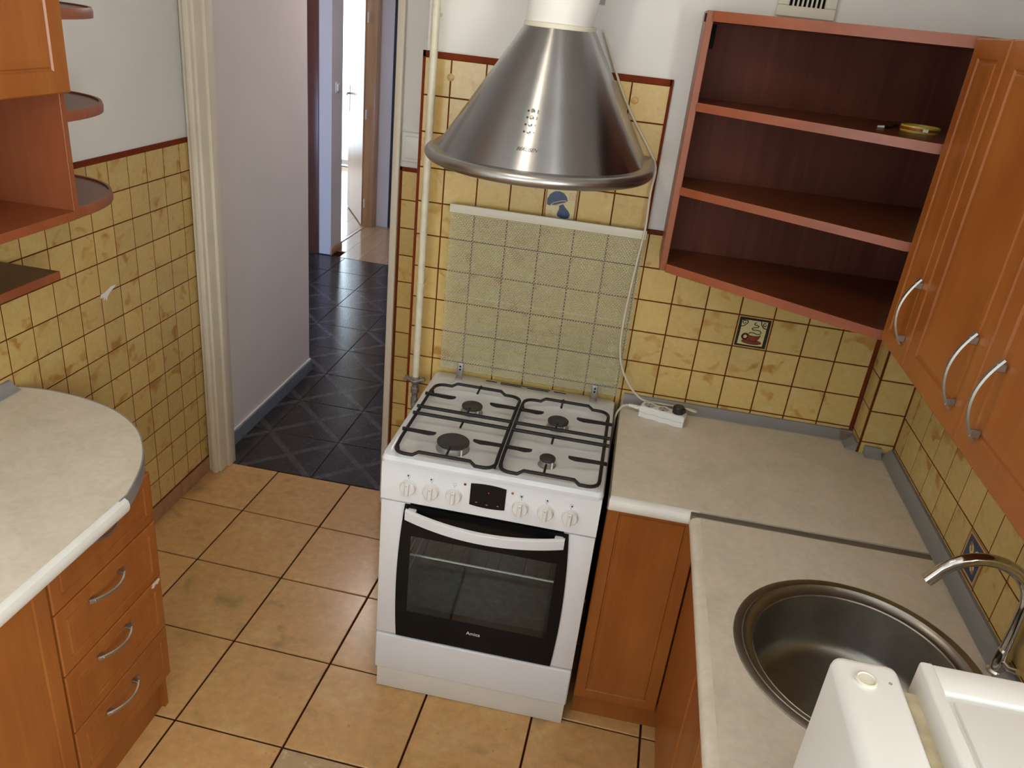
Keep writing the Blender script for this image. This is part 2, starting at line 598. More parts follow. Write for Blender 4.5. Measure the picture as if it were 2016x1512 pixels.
def rrect(x0, x1, y0, y1, r, n=4):
    out = []
    for cx, cy, a0 in ((x1 - r, y0 + r, -90), (x1 - r, y1 - r, 0), (x0 + r, y1 - r, 90), (x0 + r, y0 + r, 180)):
        for k in range(n + 1):
            a = radians(a0 + 90.0 * k / n)
            out.append((cx + r * cos(a), cy + r * sin(a)))
    return out


def wpos(o):
    p = Vector(o.location)
    q = o.parent
    while q:
        p = p + q.location
        q = q.parent
    return p


def fin(mb, name, sharp=35, recalc=True):
    me = bpy.data.meshes.new(name)
    if recalc:
        bmesh.ops.recalc_face_normals(mb.bm, faces=mb.bm.faces[:])
    mb.bm.to_mesh(me)
    mb.bm.free()
    for m in mb.mats:
        me.materials.append(m)
    me.polygons.foreach_set('use_smooth', [True] * len(me.polygons))
    me.set_sharp_from_angle(angle=radians(sharp))
    return me


def obj(name, mb, m=None, parent=None, sharp=35, label=None, origin=None, recalc=True):
    """link one mesh object; vertices given in world space (no parent is rotated)"""
    me = fin(mb, name, sharp, recalc)
    if m is not None and not me.materials:
        me.materials.append(m)
    co = [v.co for v in me.vertices]
    lo = Vector((min(c.x for c in co), min(c.y for c in co), min(c.z for c in co)))
    hi = Vector((max(c.x for c in co), max(c.y for c in co), max(c.z for c in co)))
    ctr = (lo + hi) / 2 if origin is None else Vector(origin)
    me.transform(Matrix.Translation(-ctr))
    o = bpy.data.objects.new(name, me)
    COL.objects.link(o)
    o.location = ctr - (wpos(parent) if parent else Vector())
    if parent:
        o.parent = parent
    if label:
        o['label'] = label
    return o


def tag(o, label, cat, group=None):
    o['label'] = label
    o['category'] = cat
    if group:
        o['group'] = group
    return o


def thing(name, label, cat, loc, group=None):
    o = bpy.data.objects.new(name, None)
    o.empty_display_size = 0.05
    COL.objects.link(o)
    o.location = loc
    return tag(o, label, cat, group)


def struct(name, mb, m, label, cat):
    o = obj(name, mb, m, None)
    o['kind'] = 'structure'
    return tag(o, label, cat)


def basis(u, v, n, p=(0, 0, 0)):
    return Matrix(((u[0], v[0], n[0], p[0]), (u[1], v[1], n[1], p[1]), (u[2], v[2], n[2], p[2]), (0, 0, 0, 1)))


BACK = ((1, 0, 0), (0, 0, 1), (0, -1, 0))      # faces the room (-y)
LEFT = ((0, 1, 0), (0, 0, 1), (1, 0, 0))       # faces +x
RIGHT = ((0, -1, 0), (0, 0, 1), (-1, 0, 0))    # faces -x
UP = ((1, 0, 0), (0, 1, 0), (0, 0, 1))

plate_cache = {}


def plate(w_, h_, th, bev, m):
    key = (round(w_, 4), round(h_, 4), th, bev, m.name)
    if key not in plate_cache:
        mb = MB()
        mb.poly_prism([(-w_ / 2, -h_ / 2), (w_ / 2, -h_ / 2), (w_ / 2, h_ / 2), (-w_ / 2, h_ / 2)], -th, 0, m, bev=bev)
        plate_cache[key] = fin(mb, 'tile', 20)
    return plate_cache[key]


def put_tile(name, parent, B, origin, u0, u1, v0, v1, gap, m, th=0.005, bev=0.0006, jit=0.0):
    """tile covering u0..u1 x v0..v1 (incl. half joints) on plane through origin"""
    if u1 - u0 < gap + 0.004 or v1 - v0 < gap + 0.004:
        return None
    me = plate(u1 - u0 - gap, v1 - v0 - gap, th, bev, m)
    o = bpy.data.objects.new(name, me)
    COL.objects.link(o)
    u, v, n = (Vector(x) for x in B)
    p = Vector(origin) + u * (u0 + u1) / 2 + v * (v0 + v1) / 2 + n * random.uniform(-jit, jit)
    o.parent = parent
    o.location = p - wpos(parent)
    o.rotation_euler = basis(*B).to_euler()
    return o


def text_mesh(txt, size, M4, m, parent, name, shear=0.0, extrude=0.0003, warp=None, sx=1.0):
    cu = bpy.data.curves.new('letters', 'FONT')
    cu.body = txt
    cu.size = size
    cu.align_x = 'CENTER'
    cu.align_y = 'CENTER'
    cu.extrude = extrude
    cu.shear = shear
    cu.resolution_u = 3
    ob = bpy.data.objects.new('letters', cu)
    COL.objects.link(ob)
    bpy.context.view_layer.update()
    me = bpy.data.meshes.new_from_object(ob.evaluated_get(bpy.context.evaluated_depsgraph_get()))
    bpy.data.objects.remove(ob)
    me.name = name
    for v_ in me.vertices:
        v_.co.x *= sx
        v_.co = warp(v_.co) if warp else M4 @ v_.co
    me.materials.clear()
    me.materials.append(m)
    co = [v_.co for v_ in me.vertices]
    ctr = sum(co, Vector()) / len(co)
    me.transform(Matrix.Translation(-ctr))
    o = bpy.data.objects.new(name, me)
    COL.objects.link(o)
    o.parent = parent
    o.location = ctr - wpos(parent)
    return o


def panel_front(mb, F, w_, h_, t_, m, frame=0.055, bev=0.003, deep=0.004, gw=0.010):
    """framed cabinet front, lower left corner at F origin, outward +z of F, back at z=0"""
    def ring(i, z):
        return [(F @ Vector((x, y, z))) for x, y in ((i, i), (w_ - i, i), (w_ - i, h_ - i), (i, h_ - i))]
    loops = [ring(0, 0), ring(0, t_ - bev), ring(bev, t_)]
    if frame:
        f = frame
        loops += [ring(f, t_), ring(f + gw * 0.35, t_ - deep), ring(f + gw * 0.65, t_ - deep), ring(f + gw, t_ - 0.0008)]
        loops += [ring(f + gw + 0.012, t_ - 0.0008), ring(f + gw + 0.016, t_ - 0.0018)]
    mb.loft(loops, m, True, True, True)
    return mb


def bow_handle(name, F, length, bulge, parent, m, w0=0.011, w1=0.007):
    """bowed bar: along local x, standing off along local z; end x=0 is the wide one"""
    mb = MB()
    N = 16
    loops = []
    for i in range(N + 1):
        q = i / N
        x = q * length
        z = 0.007 + bulge * (1 - (2 * q - 1) ** 2)
        hw = (w0 + (w1 - w0) * q) / 2
        th = 0.0035
        dz = bulge * -4 * (2 * q - 1) / length
        nx, nz = -dz / sqrt(1 + dz * dz), 1 / sqrt(1 + dz * dz)
        loops.append([F @ Vector((x + nx * a * th / 2, b * hw, z + nz * a * th / 2)) for a, b in ((-1, -1), (-1, 1), (1, 0.7), (1, -0.7))])
    mb.loft(loops, m, True, True, True)
    for x in (0.014, length - 0.014):
        zz = 0.007 + bulge * (1 - (2 * x / length - 1) ** 2)
        mb.box(x - 0.007, x + 0.007, -0.0035, 0.0035, 0, zz, m, 0.0012, 1, F)
    return obj(name, mb, m, parent)


# ============================================================ THE SHELL
P = 0.1025            # wall tile pitch
ZD = 0.886            # height of one tile joint shared by all walls
XL = -1.696           # face of the left wall tiles
XR = 0.83             # face of the right wall tiles
YD = 0.405            # face of the tiles on the wall with the doorway
YB = -3.22            # wall behind the camera
CZ = 2.55             # ceiling

# floors ------------------------------------------------------
mb = MB()
mb.box(-1.72, 0.86, YB, 0.478, -0.08, -0.005)
floor = struct('floor', mb, M['floor_joint'], 'kitchen floor of sandy terracotta tiles with dark brown joints', 'floor')


def clip(poly, a, b, c):
    """keep a*x+b*y<=c"""
    out = []
    for i in range(len(poly)):
        p, q = poly[i - 1], poly[i]
        dp, dq = a * p[0] + b * p[1] - c, a * q[0] + b * q[1] - c
        if (dp <= 0) != (dq <= 0):
            t_ = dp / (dp - dq)
            out.append((p[0] + (q[0] - p[0]) * t_, p[1] + (q[1] - p[1]) * t_))
        if dq <= 0:
            out.append(q)
    return out


def floor_tile(parent, org, rot, pu, pv, i, j, gap, rect, m, name, th=0.012):
    c_, s_ = cos(rot), sin(rot)
    g = gap / 2
    pl_ = []
    for a, b in ((0, 0), (1, 0), (1, 1), (0, 1)):
        u = (i + a) * pu + (g if a == 0 else -g)
        v_ = (j + b) * pv + (g if b == 0 else -g)
        pl_.append((org[0] + c_ * u - s_ * v_, org[1] + s_ * u + c_ * v_))
    full = pl_
    for a, b, c in ((1, 0, rect[1]), (-1, 0, -rect[0]), (0, 1, rect[3]), (0, -1, -rect[2])):
        pl_ = clip(pl_, a, b, c)
        if len(pl_) < 3:
            return None
    ar = abs(sum(pl_[k - 1][0] * pl_[k][1] - pl_[k][0] * pl_[k - 1][1] for k in range(len(pl_)))) / 2
    if ar < 0.0006:
        return None
    mb = MB()
    mb.poly_prism(pl_, -th, random.uniform(-0.0004, 0.0004), m, bev=0.0015)
    ctr = (sum(p[0] for p in full) / 4, sum(p[1] for p in full) / 4, 0)
    return obj(name, mb, m, parent, 20, origin=ctr)


for j in range(-11, 1):
    for i in range(-1, 7):
        odd = (i == 2 and j == -4)
        o = floor_tile(floor, (-1.422, 0.1607), -0.0301, 0.3336, 0.3336, i, j, 0.0065, (XL, XR, YB + 0.02, 0.476),
                       M['floor_tile_odd'] if odd else M['floor_tile'], 'floor_tile')
        if odd and o:
            o['label'] = 'mottled beige replacement tile'

mb = MB()
mb.box(-4.2, -0.62, 0.478, 3.66, -0.08, -0.005)
hfloor = struct('floor_hall', mb, M['hall_joint'], 'hall floor of glossy dark grey tiles with diagonal bands', 'floor')
HU, HV = 0.342, 0.352
for j in range(-1, 9):
    for i in range(-7, 2):
        floor_tile(hfloor, (-1.26, 0.806), 0.0, HU, HV, i, j, 0.004, (-3.5, -0.85, 0.481, 3.628), M['hall_tile'], 'floor_tile')
mb = MB()
mb.box(-6.4, -0.62, 3.66, 7.3, -0.08, -0.006)
wfloor = struct('floor_far', mb, M['floor_joint'], 'pale beech laminate floor beyond the dark hall tiles', 'floor')
for i in range(22):
    x0 = -4.55 + i * 0.17
    y0 = 3.632 if x0 > -2.46 else 3.80
    ys = [y0, y0 + 0.55 + 0.45 * (i % 3), y0 + 1.7 + 0.3 * (i % 2), 7.2]
    for a, b in zip(ys, ys[1:]):
        put_tile('floor_plank', wfloor, UP, (0, 0, 0), x0, x0 + 0.17, a, b, 0.0012, M['laminate'], th=0.008, bev=0.0006)

# ceilings ----------------------------------------------------
mb = MB()
mb.box(-6.6, 1.0, YB - 0.2, 7.5, CZ, CZ + 0.12)
struct('ceiling', mb, M['ceiling'], 'plain white painted ceiling above the kitchen and hall', 'ceiling')

# back wall = chimney breast ----------------------------------
mb = MB()
mb.box(-0.706, 1.05, 0.007, 0.52, 0, CZ)
wall_back = struct('wall_back', mb, M['plaster'], 'white chimney breast wall behind the cooker, tiled yellow below', 'wall')
# grout bed, tiles
mb = MB()
top_z = ZD + 9 * P
low_z = 1.40
mb.box(-0.714, -0.013, 0.0010, 0.009, 0.02, top_z + 0.016)
mb.box(-0.013, XR, 0.0010, 0.009, 0.02, low_z + 0.010)
obj('grout_bed', mb, M['grout'], wall_back)
SL = 0.0172
cols_l = [-0.7105] + [-SL - k * P for k in (6, 5, 4, 3, 2, 1)]
rows = [0.0705] + [ZD + k * P for k in range(-7, 10)]


def deco_cup(o):
    """coffee cup painting on a square tile (tile local x,y; flat print)"""
    mb = MB()
    h = 0.0495
    z = 0.0003

    def P2(px, py, zz):       # picture coordinates 0..1, y down
        return (-h + px * 2 * h, h - py * 2 * h, zz)

    def fillpoly(pts, m, zz):
        mb.quadpoly([P2(a, b, zz) for a, b in pts], m)

    def stroke(pts, wd, m, zz):
        for (a, b), (c, d) in zip(pts, pts[1:]):
            dx, dy = c - a, d - b
            l_ = sqrt(dx * dx + dy * dy) or 1
            nx, ny = -dy / l_ * wd / 2, dx / l_ * wd / 2
            ex, ey = dx / l_ * wd * 0.3, dy / l_ * wd * 0.3
            mb.quadpoly([P2(a + nx - ex, b + ny - ey, zz), P2(c + nx + ex, d + ny + ey, zz), P2(c - nx + ex, d - ny + ey, zz), P2(a - nx - ex, b - ny - ey, zz)], m)

    def ell(cx, cy, rx, ry, n=24, a0=0, a1=360):
        return [(cx + rx * cos(radians(a0 + (a1 - a0) * k / n)), cy + ry * sin(radians(a0 + (a1 - a0) * k / n))) for k in range(n + (0 if a1 - a0 == 360 else 1))]
    fillpoly([(0.03, 0.03), (0.97, 0.03), (0.97, 0.97), (0.03, 0.97)], M['tile_dark'], z)
    fillpoly([(0.11, 0.105), (0.88, 0.10), (0.875, 0.5), (0.865, 0.90), (0.5, 0.915), (0.105, 0.905), (0.12, 0.5)], M['tile_cream'], z + .0002)
    fillpoly(ell(0.52, 0.80, 0.30, 0.075), M['tile_red'], z + .0004)
    stroke(ell(0.52, 0.80, 0.30, 0.075, 24, 0, 361), 0.014, M['tile_dark'], z + .0005)
    ring_ = ell(0.30, 0.645, 0.085, 0.085, 20, 0, 361)
    stroke(ring_, 0.062, M['tile_red'], z + .0006)
    cup = [(0.36, 0.55), (0.74, 0.55)] + [(0.55 + 0.19 * cos(radians(a)), 0.55 + 0.23 * sin(radians(a))) for a in range(10, 171, 20)]
    fillpoly(cup, M['tile_red'], z + .0008)
    stroke(cup + [cup[0]], 0.016, M['tile_dark'], z + .0009)
    fillpoly(ell(0.55, 0.555, 0.17, 0.04), M['tile_cream'], z + .0010)
    stroke(ell(0.55, 0.555, 0.175, 0.045, 20, 0, 200), 0.014, M['tile_dark'], z + .0011)
    steam = [(0.40, 0.53), (0.42, 0.495), (0.52, 0.495), (0.62, 0.525), (0.71, 0.51), (0.745, 0.46), (0.70, 0.405), (0.60, 0.395), (0.48, 0.40), (0.45, 0.365), (0.50, 0.32), (0.62, 0.30), (0.64, 0.265), (0.58, 0.24), (0.50, 0.225), (0.50, 0.185), (0.54, 0.155)]
    stroke(steam, 0.026, M['tile_dark'], z + .0012)
    for q in ([(0.10, 0.34), (0.20, 0.30), (0.29, 0.20), (0.28, 0.13), (0.10, 0.11)], [(0.68, 0.10), (0.70, 0.20), (0.78, 0.30), (0.88, 0.32)]):
        stroke(q, 0.028, M['tile_dark'], z + .0012)
    for cx, cy in ((0.18, 0.18), (0.80, 0.19)):
        stroke(ell(cx, cy, 0.045, 0.05, 12, 0, 300), 0.024, M['tile_dark'], z + .0013)
    return print_on(mb, o, 'cup_picture')


def print_on(mb, o, name):
    me = fin(mb, name, 30, recalc=False)
    p_ = bpy.data.objects.new(name, me)
    COL.objects.link(p_)
    p_.parent = o
    return p_


def deco_mushroom(o):
    mb = MB()
    h = 0.0495

    def P2(px, py, zz):
        return (-h + px * 2 * h, h - py * 2 * h, zz)

    def fillpoly(pts, m, zz):
        mb.quadpoly([P2(a, b, zz) for a, b in pts], m)

    def stroke(pts, wd, m, zz):
        for (a, b), (c, d) in zip(pts, pts[1:]):
            dx, dy = c - a, d - b
            l_ = sqrt(dx * dx + dy * dy) or 1
            nx, ny = -dy / l_ * wd / 2, dx / l_ * wd / 2
            mb.quadpoly([P2(a + nx, b + ny, zz), P2(c + nx, d + ny, zz), P2(c - nx, d - ny, zz), P2(a - nx, b - ny, zz)], m)
    fillpoly([(0.02, 0.02), (0.98, 0.02), (0.98, 0.98), (0.02, 0.98)], M['tile_brown'], 0.0003)
    fillpoly([(0.07, 0.05), (0.93, 0.05), (0.93, 0.95), (0.07, 0.95)], M['tile_cream'], 0.0005)
    cap = [(0.09, 0.58), (0.08, 0.42), (0.15, 0.26), (0.28, 0.16), (0.43, 0.14), (0.57, 0.19), (0.66, 0.29), (0.70, 0.40), (0.66, 0.45), (0.50, 0.50), (0.30, 0.58), (0.16, 0.60)]
    fillpoly(cap, M['tile_blue'], 0.0007)
    stem = [(0.46, 0.55), (0.57, 0.50), (0.65, 0.60), (0.76, 0.70), (0.82, 0.80), (0.79, 0.90), (0.68, 0.94), (0.54, 0.93), (0.43, 0.88), (0.42, 0.80), (0.47, 0.68)]
    fillpoly(stem, M['tile_blue'], 0.0008)
    stroke([(0.20, 0.57), (0.30, 0.50), (0.48, 0.43), (0.62, 0.40), (0.66, 0.42), (0.62, 0.48), (0.48, 0.55), (0.36, 0.58), (0.20, 0.58)], 0.022, M['tile_pink'], 0.0009)
    for x0, y0 in ((0.74, 0.17), (0.08, 0.76)):
        stroke([(x0, y0), (x0 + 0.17, y0), (x0 + 0.17, y0 + 0.18), (x0, y0 + 0.18), (x0, y0)], 0.02, M['tile_pink'], 0.0007)
        stroke([(x0 + 0.05, y0 + 0.06), (x0 + 0.12, y0 + 0.06), (x0 + 0.12, y0 + 0.12), (x0 + 0.05, y0 + 0.12)], 0.02, M['tile_pink'], 0.0007)
    return print_on(mb, o, 'mushroom_picture')


def deco_medallion(o):
    mb = MB()
    h = 0.0490

    def sq(a, m, z_):
        mb.quadpoly([(-a, -a, z_), (a, -a, z_), (a, a, z_), (-a, a, z_)], m)

    def ell(cx, cy, rx, ry, m, z_, rot=0, n=18):
        pts = []
        for k in range(n):
            a = 2 * pi * k / n
            x, y = rx * cos(a), ry * sin(a)
            pts.append((cx + x * cos(rot) - y * sin(rot), cy + x * sin(rot) + y * cos(rot), z_))
        mb.quadpoly(pts, m)
    sq(h, M['tile_brown'], 0.0003)
    sq(h - 0.004, M['tile_cream'], 0.0005)
    sq(h - 0.007, M['tile_brown'], 0.0007)
    sq(h - 0.009, M['tile_blue'], 0.0009)
    for k in range(4):
        a = pi / 4 + k * pi / 2
        ell(0.021 * cos(a), 0.021 * sin(a), 0.015, 0.0105, M['tile_cream'], 0.0011, a)
        ell(0.021 * cos(a), 0.021 * sin(a), 0.006, 0.004, M['tile_brown'], 0.0013, a)
        b = k * pi / 2
        ell(0.033 * cos(b + pi / 4), 0.033 * sin(b + pi / 4), 0.006, 0.006, M['tile_brown'], 0.0012)
    ell(0, 0, 0.009, 0.009, M['tile_dark'], 0.0013)
    return print_on(mb, o, 'medallion_picture')


# left part: goes up to 1.81; columns -6.. -1
ce = cols_l + [-0.0135]
for a, b in zip(rows, rows[1:]):
    u = list(ce)
    if b < 0.70:
        u = u[:3]
    if 0.60 < a < 1.39:      # below the step the last narrow piece runs on into the right field
        u = u[:-1] + [-SL, -0.0]
    for c0, c1 in zip(u, u[1:]):
        if 0.60 < a < 1.39 and c0 == -SL:
            put_tile('wall_tile', wall_back, BACK, (0, 0, 0), c0, c1, a, b, 0.0034, M['wall_tile'])
            continue
        o = put_tile('wall_tile', wall_back, BACK, (0, 0, 0), c0, c1, a, b, 0.0040, M['wall_tile'], jit=0.0002)
        if abs(a - (ZD + 5 * P)) < 0.002 and abs(c0 - (-SL - 3 * P)) < 0.002:
            deco_mushroom(o)
            o['label'] = 'tile with a navy blue mushroom'
for k in range(0, 7):
    for a, b in zip(rows, rows[1:]):
        if b < 0.70 or b > 1.42:
            continue
        o = put_tile('wall_tile', wall_back, BACK, (0, 0, 0), k * P, (k + 1) * P, a, b, 0.0040, M['wall_tile'], jit=0.0002)
        if k == 3 and abs(a - (ZD + 2 * P)) < 0.002:
            deco_cup(o)
            o['label'] = 'tile with a steaming red coffee cup'
# terracotta joint lines framing the field
mb = MB()
mb.box(-0.7155, -0.0135, -0.0012, 0.004, top_z, top_z + 0.0165)
mb.box(-0.7165, -0.7085, -0.0012, 0.006, 0.02, top_z + 0.0165)
mb.box(-0.0165, -0.0085, -0.0012, 0.006, low_z - 0.002, top_z + 0.0165)
mb.box(-0.0085, XR, -0.0010, 0.006, low_z, low_z + 0.010)
mb.box(7 * P - 0.001, 7 * P + 0.007, -0.0012, 0.006, 0.5, low_z)
obj('joint_edging', mb, M['grout_red'], wall_back)
for x in (-SL - 6 * P, -SL - 1 * P):
    mb = MB()
    mb.lathe([(0.0, 0.0012), (0.0085, 0.0012), (0.0105, 0.0), (0.0105, -0.004)], 18, M['dot_tile'], basis(*BACK, p=(x + (0.014 if x > -0.3 else 0), -0.0006, ZD + 8 * P + 0.055)))
    obj('round_inset', mb, M['dot_tile'], wall_back)

# corner pier -------------------------------------------------
PX, PY = 0.728, -0.092
mb = MB()
mb.box(PX + 0.007, XR + 0.006, PY + 0.007, 0.006, 0, 1.342)
pier = struct('wall_corner', mb, M['plaster'], 'narrow tiled pier in the right corner of the back wall', 'wall')
mb = MB()
mb.box(PX + 0.0012, XR + 0.006, PY + 0.0012, 0.006, 0.5, 1.342)
obj('grout_bed', mb, M['grout'], pier)
for a, b in zip(rows, rows[1:]):
    if b < 0.70 or b > 1.42:
        continue
    b = min(b, 1.342)
    put_tile('wall_tile', pier, BACK, (0, PY, 0), PX, XR, a, b, 0.0040, M['wall_tile'])
    put_tile('wall_tile', pier, RIGHT, (PX, 0, 0), 0.0, -PY, a, b, 0.0040, M['wall_tile'])
mb = MB()
mb.box(PX - 0.0016, PX + 0.004, PY - 0.0016, PY + 0.004, 0.5, 1.342)
obj('corner_bead', mb, M['grout'], pier)
mb = MB()
mb.box(XR - 0.004, XR + 0.003, PY - 0.0014, PY + 0.003, 0.5, 1.342)
obj('joint_edging', mb, M['grout_red'], pier)

# right wall --------------------------------------------------
mb = MB()
mb.box(XR + 0.007, XR + 0.15, -2.30, 0.5, 0, CZ)
mb.box(XR + 0.007, XR + 0.15, YB, -3.14, 0, CZ)
mb.box(XR + 0.007, XR + 0.15, -3.14, -2.30, 0, 0.98)
mb.box(XR + 0.007, XR + 0.15, -3.14, -2.30, 2.26, CZ)
wall_right = struct('wall_right', mb, M['plaster'], 'right kitchen wall tiled yellow between worktop and wall cupboards', 'wall')
mb = MB()
mb.box(XR + 0.0010, XR + 0.012, -2.15, 0.0, 0.5, 1.42)
obj('grout_bed', mb, M['grout'], wall_right)
RP = 0.1015
for k in range(-1, 17):
    for a, b in zip(rows, rows[1:]):
        if b < 0.80 or b > 1.42:
            continue
        u0, u1 = 0.151 + (k - 0) * RP, 0.151 + (k + 1) * RP
        u0 = max(u0, -PY)
        o = put_tile('wall_tile', wall_right, RIGHT, (XR, 0, -0.006), u0, u1, a, b, 0.0040, M['wall_tile'])
        if k == 5 and abs(a - ZD) < 0.002:
            deco_medallion(o)
            o['label'] = 'tile with a navy and cream medallion'

# left wall ---------------------------------------------------
mb = MB()
mb.box(XL - 0.15, XL - 0.007, YB, 0.45, 0, CZ)
wall_left = struct('wall_left', mb, M['plaster'], 'left kitchen wall, white above and tiled yellow to chest height', 'wall')
LT = ZD + 5 * P
mb = MB()
mb.box(XL - 0.012, XL - 0.0010, -1.75, 0.405, 0.0, LT + 0.010)
obj('grout_bed', mb, M['grout'], wall_left)
ly = [0.4045] + [0.3442 - k * P for k in range(0, 18)]
lrows = [0.0705] + [r for r in rows if r > 0.072 and r <= LT + 0.001]
for y1, y0 in zip(ly, ly[1:]):
    for a, b in zip(lrows, lrows[1:]):
        if y1 < -0.62 and b < 0.80:
            continue
        put_tile('wall_tile', wall_left, LEFT, (XL, 0, 0), y0, y1, a, b, 0.0040, M['wall_tile'], jit=0.0002)
mb = MB()
mb.box(XL - 0.008, XL + 0.0025, -1.75, 0.405, LT, LT + 0.0155)
mb.box(XL - 0.006, XL + 0.0012, 0.4035, 0.410, 0.05, LT + 0.0155)
obj('joint_edging', mb, M['grout_red'], wall_left)
# brown skirting pieces
mb = MB()
mb.box(XL - 0.006, XL + 0.002, -1.4, 0.40, 0.0, 0.068)
bb_left = struct('baseboard_left', mb, M['grout_red'], 'brown tile skirting at the foot of the left wall', 'skirting')
sk = [0.399, 0.170, -0.160, -0.49, -0.78]
for y1, y0 in zip(sk, sk[1:]):
    put_tile('skirting_tile', bb_left, LEFT, (XL + 0.0075, 0, 0), y0, y1, 0.002, 0.070, 0.004, M['skirt_tile'], th=0.007)

# wall with the doorway ---------------------------------------
DX0, DX1, DZT = -1.660, -0.913, 2.06
mb = MB()
mb.box(DX1, -0.60, YD + 0.007, 0.50, 0, CZ)
mb.box(XL - 0.15, DX0, YD + 0.007, 0.50, 0, CZ)
mb.box(DX0, DX1, YD + 0.007, 0.50, DZT, CZ)
wall_door = struct('wall_door', mb, M['plaster'], 'recessed white wall around the kitchen doorway', 'wall')
mb = MB()
mb.box(-0.892, -0.714, YD + 0.0010, YD + 0.009, 0.02, LT + 0.009)
obj('grout_bed', mb, M['grout'], wall_door)
drows = [0.0705] + [r for r in rows if 0.072 < r <= LT + 0.001]
for a, b in zip(drows, drows[1:]):
    put_tile('wall_tile', wall_door, BACK, (0, YD, 0.003), -0.884, -0.784, a, b, 0.0040, M['wall_tile'])
mb = MB()
mb.box(-0.8925, -0.8835, YD - 0.0015, YD + 0.004, 0.02, LT + 0.016)
mb.box(-0.8925, -0.72, YD - 0.0015, YD + 0.004, LT + 0.004, LT + 0.016)
obj('joint_edging', mb, M['grout_red'], wall_door)
# door frame
mb = MB()
frame_trim = thing('trim_1', 'cream painted frame of the open kitchen doorway', 'door frame', (-1.29, 0.45, 0))
frame_trim['kind'] = 'structure'
mb.box(DX0 - 0.030, DX0 + 0.002, YD - 0.014, YD + 0.006, 0, DZT + 0.03, M['door_paint'], 0.004)
mb.box(DX0 - 0.012, DX0 + 0.012, YD - 0.026, YD + 0.004, 0, DZT + 0.02, M['door_paint'], 0.005)
mb.box(DX0 - 0.004, DX0 + 0.022, YD - 0.008, 0.512, 0, DZT, M['door_paint'], 0.004)
mb.box(DX0 + 0.018, DX0 + 0.034, YD + 0.045, 0.505, 0, DZT, M['door_paint'], 0.003)
obj('door_jamb', mb, None, frame_trim)
mb = MB()
mb.box(DX1 - 0.012, DX1 + 0.004, YD + 0.010, 0.506, 0, DZT, M['door_paint'], 0.004)
mb.box(DX1 - 0.003, DX1 + 0.022, YD - 0.016, YD + 0.006, 0, DZT + 0.03, M['door_paint'], 0.004)
obj('door_jamb', mb, None, frame_trim)
mb = MB()
mb.box(DX0, DX1, YD - 0.006, 0.512, DZT - 0.022, DZT, M['door_paint'], 0.003)
mb.box(DX0 - 0.02, DX1 + 0.03, YD - 0.016, YD + 0.006, DZT - 0.004, DZT + 0.04, M['door_paint'], 0.004)
obj('door_head', mb, None, frame_trim)

# wall behind the camera with the kitchen window --------------
WX0, WX1, WZ0, WZ1 = -1.50, -0.30, 0.95, 2.25
mb = MB()
mb.box(XL - 0.15, WX0, YB - 0.15, YB, 0, CZ)
mb.box(WX1, XR + 0.15, YB - 0.15, YB, 0, CZ)
mb.box(WX0, WX1, YB - 0.15, YB, 0, WZ0)
mb.box(WX0, WX1, YB - 0.15, YB, WZ1, CZ)
struct('wall_rear', mb, M['plaster'], 'white wall behind the camera holding the kitchen window', 'wall')


def window(name, label, B, origin, w_, h_, mull):
    root = thing(name, label, 'window', origin)
    root['kind'] = 'structure'
    F = basis(*B, p=origin)
    mb = MB()
    for a, b, c, d in ((0, 0.06, 0, h_), (w_ - 0.06, w_, 0, h_), (0.06, w_ - 0.06, 0, 0.06), (0.06, w_ - 0.06, h_ - 0.06, h_)):
        mb.box(a, b, c, d, -0.06, 0.0, M['plastic_white'], 0.003, 1, F)
    for q in mull:
        mb.box(q - 0.045, q + 0.045, 0.06, h_ - 0.06, -0.055, -0.002, M['plastic_white'], 0.003, 1, F)
    obj('window_frame', mb, None, root)
    xs = [0.06] + sorted(mull) + [w_ - 0.06]
    for a, b in zip(xs, xs[1:]):
        mb = MB()
        mb.box(a + (0.045 if a != 0.06 else 0), b - (0.045 if b != w_ - 0.06 else 0), 0.06, h_ - 0.06, -0.034, -0.028, M['pane'], 0, 1, F)
        obj('pane', mb, None, root)
    return root


window('window_1', 'white kitchen window in the wall behind the camera', ((-1, 0, 0), (0, 0, 1), (0, 1, 0)), (WX1, YB - 0.03, WZ0), WX1 - WX0, WZ1 - WZ0, [0.60])

window('window_added_side', 'unseen white side window added in the right wall to even out the light', RIGHT, (XR + 0.10, -2.30, 0.98), 0.84, 1.28, [])  # invented opening, put in only to carry the side fill

# hall --------------------------------------------------------
mb = MB()
mb.box(-1.90, -1.706, 0.50, 1.520, 0, CZ)
wall_hall_left = struct('wall_hall_left', mb, M['plaster_hall'], 'plain lilac grey wall just inside the hall doorway', 'wall')
mb = MB()
mb.box(-1.708, -1.698, 0.512, 1.526, 0, 0.072)
bb_hall = struct('baseboard_hall', mb, M['plaster_hall'], 'blue grey tile skirting along the hall wall', 'skirting')
sk = [0.513, 0.795, 1.190, 1.528]
for y0, y1 in zip(sk, sk[1:]):
    put_tile('skirting_tile', bb_hall, LEFT, (-1.690, 0, 0), y0, y1, 0.0, 0.070, 0.003, M['hall_skirt'], th=0.009)
mb = MB()
mb.box(-0.85, -0.62, 0.50, 7.0, 0, CZ)
struct('wall_hall_right', mb, M['plaster_hall'], 'right wall of the hall, hidden behind the door jamb', 'wall')
window('window_added_hall', 'unseen low window added round the hall corner to throw blue light', ((-1, 0, 0), (0, 0, 1), (0, 1, 0)), (-2.22, 0.56, 0.08), 0.80, 1.10, [])  # invented opening for the blue hall fill, hidden by the hall wall
